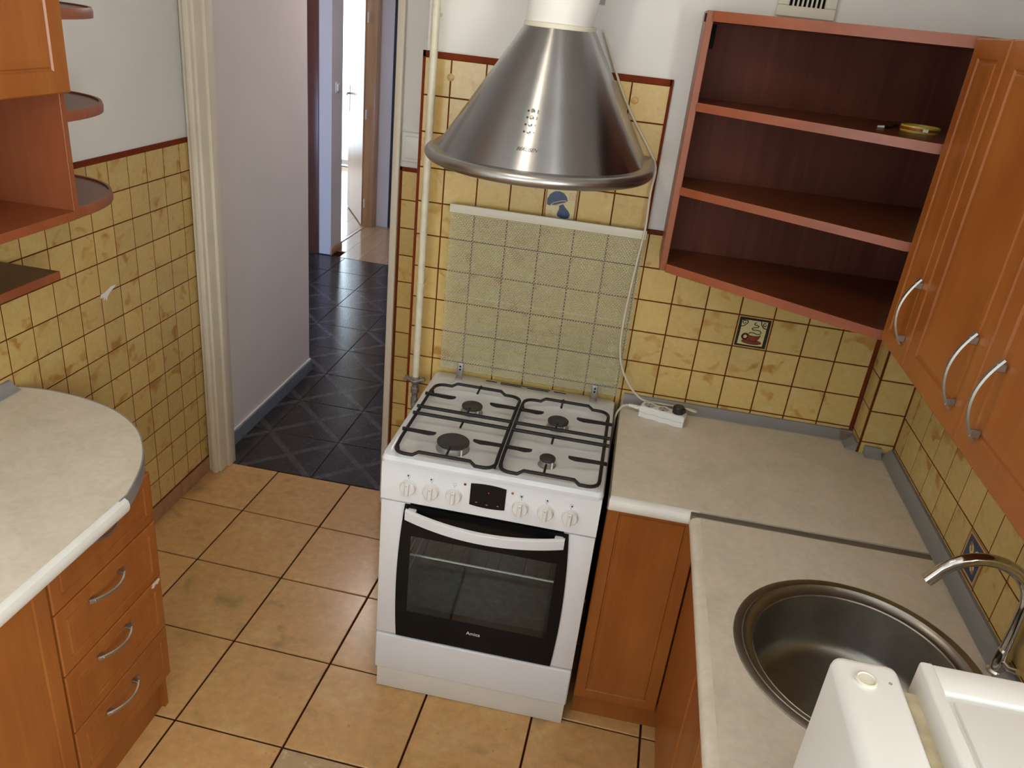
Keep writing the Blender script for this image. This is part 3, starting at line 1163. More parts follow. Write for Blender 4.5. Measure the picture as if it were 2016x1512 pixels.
# wall that closes the hall on the left, with the brown door
HX = -2.420
mb = MB()
mb.box(-4.2, -3.45, 3.66, 3.80, 0, CZ)
mb.box(-3.45, -2.520, 3.66, 3.80, 2.05, CZ)
mb.box(-2.520, HX, 3.66, 3.885, 0, CZ)
wall_hall_far = struct('wall_hall_far', mb, M['plaster_hall'], 'pale wall end at the back of the hall beside the brown door', 'wall')
mb = MB()
mb.box(-4.35, -4.2, 0.5, 3.8, 0, CZ)
mb.box(-4.2, -3.02, 0.50, 0.60, 0, CZ)
mb.box(-2.22, -1.90, 0.50, 0.60, 0, CZ)
mb.box(-3.02, -2.22, 0.50, 0.60, 0, 0.08)
mb.box(-3.02, -2.22, 0.50, 0.60, 1.18, CZ)
struct('wall_hall_side', mb, M['plaster_hall'], 'side walls of the hall around the corner', 'wall')
d = thing('door_2', 'red brown flush door at the back left of the hall', 'door', (-3.0, 3.69, 0))
d['kind'] = 'structure'
mb = MB()
mb.box(-3.44, -2.60, 3.668, 3.708, 0.008, 2.03, M['hall_door_wood'], 0.002)
obj('door_leaf', mb, None, d)
mb = MB()
mb.box(-2.605, -2.521, 3.650, 3.70, 0, 2.06, M['hall_door_wood'], 0.003)
obj('door_jamb', mb, None, d)
mb = MB()
mb.lathe([(0.011, 0), (0.011, 0.035), (0.006, 0.04), (0.006, 0.05)], 12, M['nickel'], basis(*BACK, p=(-3.38, 3.668, 1.05)))
mb.box(-3.39, -3.27, 3.610, 3.620, 1.042, 1.058, M['nickel'], 0.003)
obj('door_handle', mb, None, d)
mb = MB()
mb.box(HX - 0.002, HX + 0.012, 3.66, 3.885, 0.0, 0.06, M['beech'], 0.003)
mb.box(HX - 0.002, HX + 0.012, 3.648, 3.66, 0.0, 0.06, M['beech'], 0.003)
o = struct('baseboard_far', mb, None, 'short beech skirting under the hall light switch', 'skirting')
# far end wall and the partition with the open doorway
mb = MB()
mb.box(-2.50, -2.43, 4.70, 7.3, 0, CZ)
mb.box(-2.50, -2.43, 3.885, 4.70, 2.06, CZ)
struct('wall_partition', mb, M['plaster_hall'], 'partition between the hall end and the bright far room', 'wall')
mb = MB()
mb.box(-2.44, -2.285, 4.74, 4.86, 0, CZ)
mb.box(-2.285, -0.62, 4.78, 4.90, 0, CZ)
struct('wall_hall_end', mb, M['plaster_hall'], 'bluish lit wall at the very end of the hall', 'wall')
d = thing('door_3', 'dark grey door at the right end of the hall', 'door', (-1.85, 4.75, 0))
d['kind'] = 'structure'
mb = MB()
mb.box(-2.284, -1.42, 4.725, 4.775, 0.005, 2.03, M['dark_door'], 0.002)
obj('door_leaf', mb, None, d)
mb = MB()
mb.box(-1.42, -1.36, 4.72, 4.78, 0, 2.06, M['dark_door'], 0.002)
obj('door_jamb', mb, None, d)
# far room
mb = MB()
mb.box(-6.4, -5.9, 3.8, 7.3, 0, CZ)
mb.box(-5.9, -5.2, 7.2, 7.3, 0, CZ)
mb.box(-2.75, -2.43, 7.2, 7.3, 0, CZ)
mb.box(-5.2, -2.75, 7.2, 7.3, 2.3, CZ)
struct('wall_far_room', mb, M['plaster'], 'walls of the bright room beyond the hall', 'wall')
window('window_3', 'bright balcony window of the far room', ((1, 0, 0), (0, 0, 1), (0, -1, 0)), (-5.2, 7.26, 0.02), 2.45, 2.28, [0.82, 1.64])
d = thing('door_1', 'beech door standing open into the bright far room', 'door', (-2.49, 4.66, 0))
d['kind'] = 'structure'
ang = math.atan2(5.335 - 4.665, -2.885 + 2.500)
F = Matrix.Translation((-2.500, 4.665, 0)) @ Matrix.Rotation(ang, 4, 'Z')
mb = MB()
mb.box(0.0, 0.77, -0.020, 0.020, 0.010, 2.02, M['beech'], 0.003, 1, F)
obj('door_leaf', mb, None, d)
mb = MB()
for sgn in (1, -1):
    mb.box(0.690, 0.730, sgn * 0.0205 - 0.002, sgn * 0.0205 + 0.002, 0.93, 1.16, M['nickel'], 0.001, 1, F)
    mb.box(0.700, 0.716, min(sgn * 0.02, sgn * 0.065), max(sgn * 0.02, sgn * 0.065), 1.082, 1.098, M['nickel'], 0.003, 1, F)
    mb.box(0.600, 0.716, min(sgn * 0.055, sgn * 0.068), max(sgn * 0.055, sgn * 0.068), 1.082, 1.098, M['nickel'], 0.003, 1, F)
obj('door_handle', mb, None, d)
mb = MB()
mb.box(-2.50, -2.405, 4.650, 4.712, 0, 2.06, M['beech'], 0.003)
mb.box(-2.425, -2.398, 4.665, 4.735, 0, 2.08, M['beech'], 0.003)
obj('door_jamb', mb, None, d)
for z in (0.22, 1.0, 1.78):
    mb = MB()
    mb.lathe([(0.0, -0.04), (0.008, -0.04), (0.008, 0.04), (0.0, 0.04)], 10, M['plastic_white'], Matrix.Translation((-2.484, 4.634, z)))
    obj('hinge', mb, None, d)
mb = MB()
mb.box(-2.488, -2.470, 3.89, 4.65, -0.004, 0.004, M['beech'], 0.002)
tag(obj('threshold_strip', mb), 'pale threshold strip across the far room doorway floor', 'threshold')
o = bpy.data.objects['threshold_strip']
# light switch in the hall
sw = thing('light_switch', 'small white light switch on the grey wall end in the hall', 'light switch', (HX + 0.01, 3.768, 1.29))
mb = MB()
mb.box(HX, HX + 0.010, 3.728, 3.808, 1.250, 1.332, M['plastic_white'], 0.003)
obj('plate', mb, None, sw)
mb = MB()
mb.box(HX + 0.008, HX + 0.020, 3.742, 3.794, 1.265, 1.317, M['plastic_white'], 0.003)
obj('rocker', mb, None, sw)
# light switch beside the kitchen door
sw = thing('light_switch', 'white light switch on the recessed wall above the narrow tiles', 'light switch', (-0.845, YD, 1.49))
mb = MB()
mb.box(-0.888, -0.797, YD - 0.006, YD + 0.008, 1.435, 1.535, M['plastic_white'], 0.006)
obj('plate', mb, None, sw)
mb = MB()
mb.box(-0.875, -0.810, YD - 0.012, YD, 1.447, 1.523, M['plastic_white'], 0.004)
obj('rocker', mb, None, sw)

# ceiling lamps (outside the frame; they hold the bulbs)
for x, y, zz, lab in ((-0.45, -1.00, 2.30, 'white shallow ceiling lamp in the middle of the kitchen'), (-1.48, 2.25, 2.34, 'white shallow ceiling lamp in the hall')):
    la = thing('ceiling_lamp', lab, 'lamp', (x, y, CZ))
    mb = MB()
    mb.lathe([(0.0, CZ), (0.06, CZ), (0.06, CZ - 0.03), (0.012, CZ - 0.045), (0.012, zz + 0.13), (0.0, zz + 0.13)], 20, M['plastic_white'], Matrix.Translation((x, y, 0)))
    obj('ceiling_rose', mb, None, la)
    mb = MB()
    mb.lathe([(0.02, zz + 0.150), (0.10, zz + 0.140), (0.17, zz + 0.110), (0.19, zz + 0.095), (0.185, zz + 0.094), (0.10, zz + 0.134), (0.02, zz + 0.144)], 24, M['plastic_white'], Matrix.Translation((x, y, 0)))
    obj('lamp_shade', mb, None, la)

# ============================================================ WORKTOPS AND BASE UNITS
ZW = 0.850
# back worktop between cooker and right wall
wt = thing('worktop', 'cream worktop in the back corner, right of the cooker', 'worktop', (0.41, -0.3, 0.815))
mb = MB()
mb.poly_prism([(0.003, -0.590), (0.80, -0.590), (XR - 0.002, -0.590), (XR - 0.002, PY - 0.003), (PX - 0.004, PY - 0.003), (PX - 0.004, -0.002), (0.003, -0.002)], ZW - 0.036, ZW, M['worktop'])
obj('top_board', mb, None, wt)
mb = MB()
prof = [(-0.588, ZW), (-0.598, ZW - 0.001), (-0.605, ZW - 0.006), (-0.608, ZW - 0.015), (-0.608, ZW - 0.028), (-0.603, ZW - 0.036), (-0.588, ZW - 0.036)]
mb.loft([[(0.003, y, z) for y, z in prof], [(0.232, y, z) for y, z in prof]], M['worktop_edge'], True, True, True)
obj('front_edge', mb, None, wt, label='white rounded front edge')
mb = MB()
mb.box(0.000, 0.004, -0.600, -0.004, ZW - 0.036, ZW + 0.0012, M['joint_metal'])
obj('end_strip', mb, None, wt, label='grey metal end strip')

# right worktop with the sink cut-out
SX, SY, SR = 0.530, -1.040, 0.248
wt = thing('worktop', 'cream worktop holding the round sink, along the right wall', 'worktop', (0.52, -1.06, 0.815))
mb = MB()
ox0, ox1, oy0, oy1 = 0.232, XR - 0.002, -1.515, -0.612
N = 64
outer, inner = [], []
for k in range(N):
    a = 2 * pi * (k + 0.5) / N
    dx, dy = cos(a), sin(a)
    ts = []
    if dx > 1e-9: ts.append((ox1 - SX) / dx)
    if dx < -1e-9: ts.append((ox0 - SX) / dx)
    if dy > 1e-9: ts.append((oy1 - SY) / dy)
    if dy < -1e-9: ts.append((oy0 - SY) / dy)
    tt = min(ts)
    outer.append((SX + dx * tt, SY + dy * tt))
    inner.append((SX + dx * (SR - 0.012), SY + dy * (SR - 0.012)))
for cx, cy in ((ox0, oy0), (ox0, oy1), (ox1, oy0), (ox1, oy1)):
    k = min(range(N), key=lambda q: (outer[q][0] - cx) ** 2 + (outer[q][1] - cy) ** 2)
    outer[k] = (cx, cy)
mb.loft([[(x, y, ZW - 0.036) for x, y in outer], [(x, y, ZW) for x, y in outer], [(x, y, ZW) for x, y in inner], [(x, y, ZW - 0.036) for x, y in inner], [(x, y, ZW - 0.036) for x, y in outer]], M['worktop'])
obj('top_board', mb, None, wt)
mb = MB()
prof = [(0.236, ZW), (0.222, ZW - 0.001), (0.213, ZW - 0.006), (0.209, ZW - 0.014), (0.209, ZW - 0.026), (0.214, ZW - 0.036), (0.236, ZW - 0.036)]
mb.loft([[(x, oy1, z) for x, z in prof], [(x, oy0, z) for x, z in prof]], M['worktop'], True, True, True)
obj('front_edge', mb, None, wt, label='cream rounded front edge')
mb = MB()
mb.box(0.210, 0.795, -0.6215, -0.6010, ZW - 0.034, ZW + 0.0016, M['joint_metal'], 0.0008, 1)
tag(obj('joint_strip', mb), 'brown grey metal strip joining the two cream worktops', 'joint strip')

# left worktop with the swung end
wt = thing('worktop', 'cream worktop with a rounded end on the left drawer units', 'worktop', (-1.39, -1.2, 0.815))
rim = [(-1.694, -0.586), (-1.600, -0.574), (-1.500, -0.580), (-1.400, -0.603), (-1.320, -0.640), (-1.250, -0.692), (-1.195, -0.756), (-1.150, -0.830), (-1.120, -0.905), (-1.102, -0.965)]
fine = []
pp = [rim[0]] + rim + [rim[-1]]
for i in range(1, len(pp) - 2):
    p0, p1, p2, p3 = (Vector((*pp[i + q], 0)) for q in (-1, 0, 1, 2))
    for k in range(4):
        q = k / 4
        c = 0.5 * ((2 * p1) + (p2 - p0) * q + (2 * p0 - 5 * p1 + 4 * p2 - p3) * q * q + (3 * p1 - p0 - 3 * p2 + p3) * q ** 3)
        fine.append((c.x, c.y))
fine.append(rim[-1])
mb = MB()
outl = list(reversed(fine)) + [(-1.694, -1.9), (-1.106, -1.9)]
mb.poly_prism(outl, ZW - 0.036, ZW, M['worktop'])
obj('top_board', mb, None, wt)
mb = MB()
lo_, hi_ = [], []
loops = []
for k, (x, y) in enumerate(fine):
    a = Vector(fine[max(k - 1, 0)])
    b = Vector(fine[min(k + 1, len(fine) - 1)])
    tg = (b - a).normalized()
    nx, ny = -tg.y, tg.x
    if k == len(fine) - 1:
        nx, ny = 0.94, 0.34
    nx, ny = (nx, ny) if nx * 1 + ny * 1 > 0 else (-nx, -ny)
    loops.append([(x, y, ZW - 0.037), (x + nx * 0.0035, y + ny * 0.0035, ZW - 0.037), (x + nx * 0.0035, y + ny * 0.0035, ZW + 0.0008), (x, y, ZW + 0.0008)])
loops.append([(x + 0.010 * 0, y - 0.028, z) for x, y, z in loops[-1]])
mb.loft(loops, M['grey_strip'], True, True, True)
obj('edge_band', mb, None, wt, label='grey plastic edge band round the curved end')
mb = MB()
prof = [(-1.110, ZW), (-1.098, ZW - 0.001), (-1.090, ZW - 0.006), (-1.087, ZW - 0.014), (-1.087, ZW - 0.026), (-1.092, ZW - 0.036), (-1.110, ZW - 0.036)]
mb.loft([[(x, -0.976, z) for x, z in prof], [(x, -1.9, z) for x, z in prof]], M['worktop_edge'], True, True, True)
obj('front_edge', mb, None, wt, label='white rounded front edge')

# grey sealing strips ----------------------------------------
def strip(name, label, pts, up, out):
    """concave grey strip along pts; out = direction from wall"""
    mb = MB()
    pr = [(0.0006, 0.0008), (0.036, 0.0008), (0.036, 0.004), (0.026, 0.008), (0.015, 0.017), (0.009, 0.026), (0.0006, 0.026)]
    o_ = Vector(out)
    loops = [[Vector(p) + o_ * a + Vector((0, 0, b)) for a, b in pr] for p in pts]
    mb.loft(loops, M['grey_strip'], True, True, True)
    return tag(obj(name, mb), label, 'sealing strip', 'grey sealing strips round the worktops')


strip('sealing_strip', 'long grey sealing strip along the back wall above the worktop', [(0.010, 0, ZW), (0.690, 0, ZW)], 1, (0, -1, 0))
strip('sealing_strip', 'short dull grey sealing strip on the side of the corner pier', [(PX, -0.037, ZW), (PX, PY + 0.004, ZW)], 1, (-1, 0, 0))
strip('sealing_strip', 'short grey sealing strip on the front of the corner pier', [(PX + 0.016, PY, ZW), (XR - 0.037, PY, ZW)], 1, (0, -1, 0))
strip('sealing_strip', 'long grey sealing strip along the right wall behind the sink', [(XR, PY - 0.002, ZW), (XR, -1.51, ZW)], 1, (-1, 0, 0))
strip('sealing_strip', 'grey sealing strip on the left wall behind the curved worktop', [(XL, -0.60, ZW), (XL, -1.88, ZW)], 1, (1, 0, 0))
mb = MB()
mb.loft([[Vector((x, 0, ZW)) + Vector((0, -a, b)) for a, b in ((0.0, 0.0008), (0.0385, 0.0008), (0.0385, 0.005), (0.028, 0.0095), (0.017, 0.0185), (0.011, 0.0275), (0.0, 0.0275))] for x in (0.688, 0.7262)], M['alu'], True, True, True)
tag(obj('strip_corner_cap', mb), 'pale corner cap joining the grey sealing strips at the pier', 'corner cap')

# base unit beside the cooker --------------------------------
YF = -0.545
u = thing('base_cabinet', 'alder base cabinet between the cooker and the inner corner', 'cabinet', (0.13, -0.28, 0), 'alder base cabinets under the worktops')
mb = MB()
mb.box(0.006, 0.240, YF + 0.019, -0.02, 0.09, ZW - 0.038, M['carcass'])
obj('body', mb, None, u)
mb = MB()
panel_front(mb, basis(*BACK, p=(0.004, YF + 0.018, 0.100)), 0.2475, 0.705, 0.018, M['front'], frame=0.032, gw=0.008)
obj('door', mb, None, u)
mb = MB()
mb.box(0.006, 0.294, -0.507, -0.490, 0.0, 0.096, M['front'])
obj('plinth', mb, None, u)

# units under the sink ---------------------------------------
XF = 0.250
u = thing('base_cabinet', 'alder base cabinet under the sink worktop with a tall plain door', 'cabinet', (0.52, -1.2, 0), 'alder base cabinets under the worktops')
mb = MB()
# open topped carcass leaving room for the bowl
mb.box(XF + 0.020, 0.81, -0.900, -0.884, 0.10, 0.64, M['carcass'])
mb.box(XF + 0.020, 0.81, -1.506, -1.490, 0.10, ZW - 0.038, M['carcass'])
mb.box(XF + 0.020, 0.81, -1.490, -0.900, 0.10, 0.118, M['carcass'])
mb.box(0.800, 0.815, -1.490, -0.900, 0.118, 0.60, M['carcass'])
obj('body', mb, None, u)
mb = MB()
panel_front(mb, basis(*RIGHT, p=(XF + 0.018, -0.888, 0.105)), 0.305, 0.700, 0.018, M['front'])
obj('door', mb, None, u)
mb = MB()
panel_front(mb, basis(*RIGHT, p=(XF + 0.018, -1.197, 0.105)), 0.305, 0.700, 0.018, M['front'])
obj('door', mb, None, u)
mb = MB()
mb.box(0.296, 0.312, -1.506, -0.886, 0.0, 0.098, M['front'])
obj('plinth', mb, None, u)
mb = MB()
mb.box(XF + 0.003, XF + 0.022, -0.882, YF - 0.004, 0.098, ZW - 0.038, M['front'], 0.001, 1)
mb.box(0.296, 0.312, -0.884, -0.506, 0.0, 0.098, M['front'])
mb.box(XF + 0.012, 0.300, -0.882, -0.866, 0.090, 0.110, M['front'])
tag(obj('corner_filler', mb), 'plain alder corner filler panel between the two base cabinets', 'panel')

# left drawer unit -------------------------------------------
XD = -1.150
u = thing('drawer_cabinet', 'alder cabinet of four drawers under the curved left worktop', 'drawer unit', (-1.42, -0.99, 0))
mb = MB()
mb.box(-1.690, XD - 0.019, -0.816, -0.800, 0.0, ZW - 0.038, M['front'])
mb.box(-1.690, XD - 0.019, -1.186, -1.170, 0.10, ZW - 0.038, M['carcass'])
mb.box(-1.690, XD - 0.019, -1.170, -0.816, 0.105, 0.12, M['carcass'])
mb.box(-1.690, -1.676, -1.170, -0.816, 0.12, ZW - 0.038, M['carcass'])
mb.box(-1.676, XD - 0.019, -1.170, -0.816, ZW - 0.056, ZW - 0.038, M['carcass'])
obj('body', mb, None, u)
for k, (a, b) in enumerate(((0.128, 0.300), (0.304, 0.478), (0.482, 0.657), (0.661, 0.806))):
    mb = MB()
    panel_front(mb, basis(*LEFT, p=(XD - 0.018, -1.181, a)), 0.381, b - a, 0.018, M['front'], frame=0.030, gw=0.008)
    dr = obj('drawer', mb, None, u)
    hz = (a + b) / 2 + 0.045 if k < 3 else 0.775
    if k < 3:
        hz = (0.258, 0.442, 0.617)[k]
    bow_handle('handle', basis((0, 1, 0), (0, 0, 1), (1, 0, 0), p=(XD, -1.080, hz)), 0.132, 0.026, dr, M['nickel'])
    if k == 1:
        mb = MB()
        mb.poly_prism([(-0.840, 0.4775), (-0.812, 0.4775), (-0.806, 0.470), (-0.818, 0.462), (-0.826, 0.468), (-0.836, 0.462), (-0.845, 0.468)], 0, 0.0008, M['worktop'], basis((0, 1, 0), (0, 0, 1), (1, 0, 0), p=(XD - 0.0004, 0, 0)))
        obj('chipped_veneer', mb, None, dr, label='pale chipped corner')
mb = MB()
mb.box(-1.195, -1.180, -1.900, -0.817, 0.0, 0.104, M['front'])
obj('plinth', mb, None, u)
u = thing('base_cabinet', 'alder door cabinet left of the drawers, under the left worktop', 'cabinet', (-1.42, -1.5, 0), 'alder base cabinets under the worktops')
mb = MB()
mb.box(-1.690, XD - 0.019, -1.900, -1.189, 0.106, ZW - 0.038, M['carcass'])
obj('body', mb, None, u)
mb = MB()
panel_front(mb, basis(*LEFT, p=(XD - 0.018, -1.640, 0.128)), 0.452, 0.678, 0.018, M['front'], frame=0.040, gw=0.009)
obj('door', mb, None, u)

# ============================================================ WALL UNITS
# right corner open shelf unit
u = thing('corner_shelf_unit', 'open red brown shelf unit widening towards the right wall cupboards', 'shelf unit', (0.30, -0.18, 1.340))
Z0, Z1 = 1.343, 2.000
xl_, xr_ = 0.038, 0.548
yl_, yr_ = -0.178, -0.492
TH = 0.023


def board(z0, z1, name, yin):
    mb = MB()
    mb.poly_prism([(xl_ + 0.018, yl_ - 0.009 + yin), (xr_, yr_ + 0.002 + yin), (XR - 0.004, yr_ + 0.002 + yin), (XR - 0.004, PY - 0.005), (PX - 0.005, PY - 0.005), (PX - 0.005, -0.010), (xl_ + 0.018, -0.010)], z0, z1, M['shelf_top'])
    b_ = obj(name, mb, None, u)
    mb = MB()
    d_ = Vector((xr_ - xl_ - 0.018, yr_ - yl_ + 0.009 + 0.002, 0))
    nx, ny = -d_.y / d_.length * -0.003, d_.x / d_.length * -0.003
    mb.poly_prism([(xl_ + 0.018, yl_ - 0.009 + yin), (xl_ + 0.018 + nx, yl_ - 0.009 + yin + ny), (xr_ + nx, yr_ + yin + ny), (0.62, yr_ + yin - 0.003), (0.62, yr_ + 0.002 + yin), (xr_, yr_ + 0.002 + yin)], z0 - 0.0003, z1 + 0.0003, M['carcass_h'])
    obj('front_edge', mb, None, b_, label='lighter red front edging')


board(Z0, Z0 + TH, 'bottom_board', 0.0)
board(Z1 - TH, Z1, 'top_board', 0.0)
for z in (1.555, 1.768):
    board(z, z + 0.0205, 'shelf_board', 0.004)
mb = MB()
mb.box(xl_, xl_ + 0.018, yl_, -0.010, Z0, Z1, M['carcass'], 0.001, 1)
obj('side_panel', mb, None, u)
mb = MB()
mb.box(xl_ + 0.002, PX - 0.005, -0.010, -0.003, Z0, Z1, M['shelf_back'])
obj('back_panel', mb, None, u)
mb = MB()
mb.box(xl_ + 0.018, xl_ + 0.032, -0.13, -0.10, 1.915, 1.972, M['dark_hole'], 0.003)
obj('hanger_bracket', mb, None, u, label='dark metal hanger in the top corner')
for a, b in ((-0.165, -0.150), (-0.140, -0.130)):
    mb = MB()
    mb.box(xl_ - 0.002, xl_ + 0.001, a, b, 1.975, 1.994, M['dark_hole'])
    obj('end_slot', mb, None, u)

# yellow ring and black clip lying on the top shelf
RC = (0.583, -0.262)
t0 = thing('plastic_ring', 'yellow plastic ring with a red brown band on the upper shelf', 'ring', (0.577, -0.256, 1.7885))
Fr = Matrix.Translation((0.577, -0.252, 1.7887))
R_ = 0.043
mb = MB()
mb.lathe([(R_ - 0.003, 0.0), (R_, 0.0), (R_ + 0.001, 0.004), (R_ + 0.001, 0.011), (R_, 0.0145), (R_ - 0.003, 0.0145), (R_ - 0.003, 0.0)], 40, M['ring_yellow'], Fr)
obj('hoop', mb, None, t0)
mb = MB()
mb.lathe([(R_ + 0.0012, 0.0045), (R_ + 0.0018, 0.0045), (R_ + 0.0018, 0.0105), (R_ + 0.0012, 0.0105)], 40, M['ring_red'], Fr)
obj('band', mb, None, t0)
mb = MB()
mb.box(-0.006, 0.006, -R_ - 0.0026, -R_ - 0.0010, 0.004, 0.011, M['paper'], 0, 1, Fr)
obj('tab', mb, None, t0)
t0 = thing('hair_clip', 'thin black bent clip with a pale tip beside the yellow ring', 'clip', (0.52, -0.2, 1.7885))
mb = MB()
mb.tube([(0.492, -0.262, 1.7920), (0.508, -0.250, 1.7922), (0.520, -0.215, 1.7926), (0.538, -0.170, 1.7922), (0.558, -0.130, 1.791)], [0.003, 0.0035, 0.004, 0.0035, 0.002], 8, M['black'])
obj('wire', mb, None, t0)
mb = MB()
mb.tube([(0.478, -0.264, 1.7912), (0.493, -0.262, 1.7920)], [0.0022, 0.003], 8, M['plastic_white'])
obj('tip', mb, None, t0)

# right wall cupboards
XC = 0.552
cz0, cz1 = 1.350, 1.996


def wall_cupboard(label, y_hi, y_lo, doors, handles):
    root = thing('wall_cabinet', label, 'cabinet', ((XC + XR) / 2, (y_hi + y_lo) / 2, cz0), 'alder wall cupboards on the right wall')
    mb = MB()
    mb.box(XC + 0.020, XR - 0.002, y_lo + 0.001, y_hi - 0.001, cz0 + 0.002, cz1 - 0.002, M['carcass'], 0.001, 1)
    obj('body', mb, None, root)
    for (a, b), hy in zip(doors, handles):
        mb = MB()
        wd = a - b
        panel_front(mb, basis(*RIGHT, p=(XC + 0.019, a, cz0)), wd - 0.002, cz1 - cz0, 0.019, M['front'], frame=0.036 if wd < 0.25 else 0.048, gw=0.010)
        dr = obj('door', mb, None, root)
        bow_handle('handle', basis((0, 0, -1), (0, -1, 0), (-1, 0, 0), p=(XC, hy, 1.538)), 0.146, 0.026, dr, M['nickel'])
    return root


wall_cupboard('narrow alder wall cupboard next to the open corner shelves', -0.512, -0.690, [(-0.512, -0.690)], [-0.657])
wall_cupboard('wide two door alder wall cupboard over the sink', -0.692, -1.362, [(-0.692, -1.026), (-1.028, -1.362)], [-0.978, -1.100])

# left wall unit
u = thing('wall_cabinet', 'alder wall cupboard over an open box on the left wall', 'cabinet', (-1.545, -0.9, 1.376))
XU = -1.402
mb = MB()
mb.box(-1.690, XU, -0.623, -0.605, 1.376, 2.30, M['carcass'], 0.001, 1)
obj('side_panel', mb, None, u)
mb = MB()
mb.box(-1.690, XU, -1.258, -1.240, 1.376, 2.30, M['carcass'], 0.001, 1)
obj('side_panel', mb, None, u)
mb = MB()
mb.box(-1.690, XU + 0.001, -1.240, -0.623, 1.376, 1.398, M['carcass_h'])
obj('bottom_board', mb, None, u)
mb = MB()
mb.box(-1.690, XU - 0.012, -1.240, -0.623, 1.668, 1.688, M['carcass'])
obj('shelf_board', mb, None, u)
mb = MB()
mb.box(-1.690, XU, -1.240, -0.623, 2.28, 2.30, M['carcass'])
obj('shelf_board', mb, None, u)
mb = MB()
mb.box(-1.694, -1.688, -1.240, -0.623, 1.398, 2.30, M['carcass'])
obj('back_panel', mb, None, u)
mb = MB()
panel_front(mb, basis(*LEFT, p=(XU + 0.001, -1.240, 1.674)), 0.634, 0.62, 0.019, M['front'], frame=0.048, gw=0.010)
obj('door', mb, None, u)
for z in (1.377, 1.606, 1.828):
    mb = MB()
    q = [(-1.694, -0.604)]
    ar = [(-1.694 + 0.286 * cos(radians(a)) ** 0.85 if a < 90 else -1.694, -0.604 + 0.322 * sin(radians(a)) ** 0.85) for a in range(0, 91, 6)]
    q += ar
    mb.poly_prism(q, z, z + 0.018, M['shelf_edge'])
    band_ = []
    for k, (x, y) in enumerate(ar):
        a = Vector(ar[max(k - 1, 0)])
        b = Vector(ar[min(k + 1, len(ar) - 1)])
        tg = (b - a).normalized()
        n_ = (tg.y, -tg.x)
        band_.append([(x - n_[0] * 0.006, y - n_[1] * 0.006, z - 0.002), (x + n_[0] * 0.003, y + n_[1] * 0.003, z - 0.001), (x + n_[0] * 0.004, y + n_[1] * 0.004, z + 0.012), (x + n_[0] * 0.001, y + n_[1] * 0.001, z + 0.0225), (x - n_[0] * 0.006, y - n_[1] * 0.006, z + 0.0225)])
    mb.loft(band_, M['carcass'], True, True, True)
    obj('rounded_shelf', mb, None, u)
u = thing('wall_shelf', 'thin dark brown shelf board on the left wall under the cupboard', 'shelf', (-1.6, -0.9, 1.186))
mb = MB()
mb.box(-1.694, -1.520, -1.30, -0.560, 1.188, 1.209, M['dark_board'], 0.001, 1)
obj('board', mb, None, u)
mb = MB()
mb.box(-1.520, -1.5165, -1.30, -0.560, 1.1875, 1.2095, M['carcass'])
obj('front_edge', mb, None, u, label='red brown front edging')

# ============================================================ SINK, TAP, FRIDGE
u = thing('sink', 'round stainless steel sink set into the right worktop', 'sink', (SX, SY, ZW))
Fs = Matrix.Translation((SX, SY, ZW))
mb = MB()
mb.lathe([(SR, 0.0003), (SR + 0.001, 0.0022), (SR - 0.002, 0.0036), (SR - 0.016, 0.0036), (SR - 0.0175, 0.0050), (SR - 0.0195, 0.0050), (SR - 0.021, 0.0030), (SR - 0.024, -0.0020), (SR - 0.036, -0.0075), (SR - 0.0395, -0.0080)], 72, M['sink'], Fs)
obj('rim', mb, None, u)
mb = MB()
mb.lathe([(SR - 0.0390, -0.0078), (SR - 0.0405, -0.0066), (SR - 0.0425, -0.0090), (SR - 0.0445, -0.060), (SR - 0.0480, -0.120), (SR - 0.058, -0.140), (SR - 0.080, -0.152), (0.045, -0.160)], 72, M['sink'], Fs)
obj('bowl', mb, None, u)
mb = MB()
mb.lathe([(0.046, -0.1595), (0.040, -0.158), (0.030, -0.164), (0.0, -0.165)], 24, M['chrome'], Fs)
obj('drain', mb, None, u)

u = thing('tap', 'chrome swan neck tap behind the sink near the right wall', 'tap', (0.806, -0.992, ZW))
mb = MB()
arc = [(0.808, -0.990, 0.900), (0.808, -0.990, 0.960), (0.806, -0.990, 1.005)]
for a in range(0, 181, 12):
    arc.append((0.712 + 0.094 * cos(radians(a)), -0.990, 1.012 + 0.094 * sin(radians(a))))
arc.pop()
arc += [(0.6175, -0.990, 1.040), (0.613, -0.990, 1.026)]
cc = []
for p in arc:
    if p[0] < 0.64 and p[2] < 1.06:
        continue
    cc.append(p)
cc += [(0.6265, -0.990, 1.052), (0.6165, -0.990, 1.036)]
mb.tube(cc, 0.0125, 18, M['chrome'])
obj('spout', mb, None, u)
mb = MB()
mb.lathe([(0.0, 0.0), (0.019, 0.0), (0.019, 0.006), (0.0155, 0.010), (0.0155, 0.055), (0.0125, 0.062), (0.0, 0.062)], 24, M['chrome'], Matrix.Translation((0.808, -0.990, ZW)))
obj('tap_body', mb, None, u)
mb = MB()
mb.tube([(0.808, -1.004, 0.885), (0.806, -1.030, 0.893), (0.803, -1.060, 0.915)], [0.007, 0.006, 0.0065], 12, M['chrome'])
obj('lever', mb, None, u)

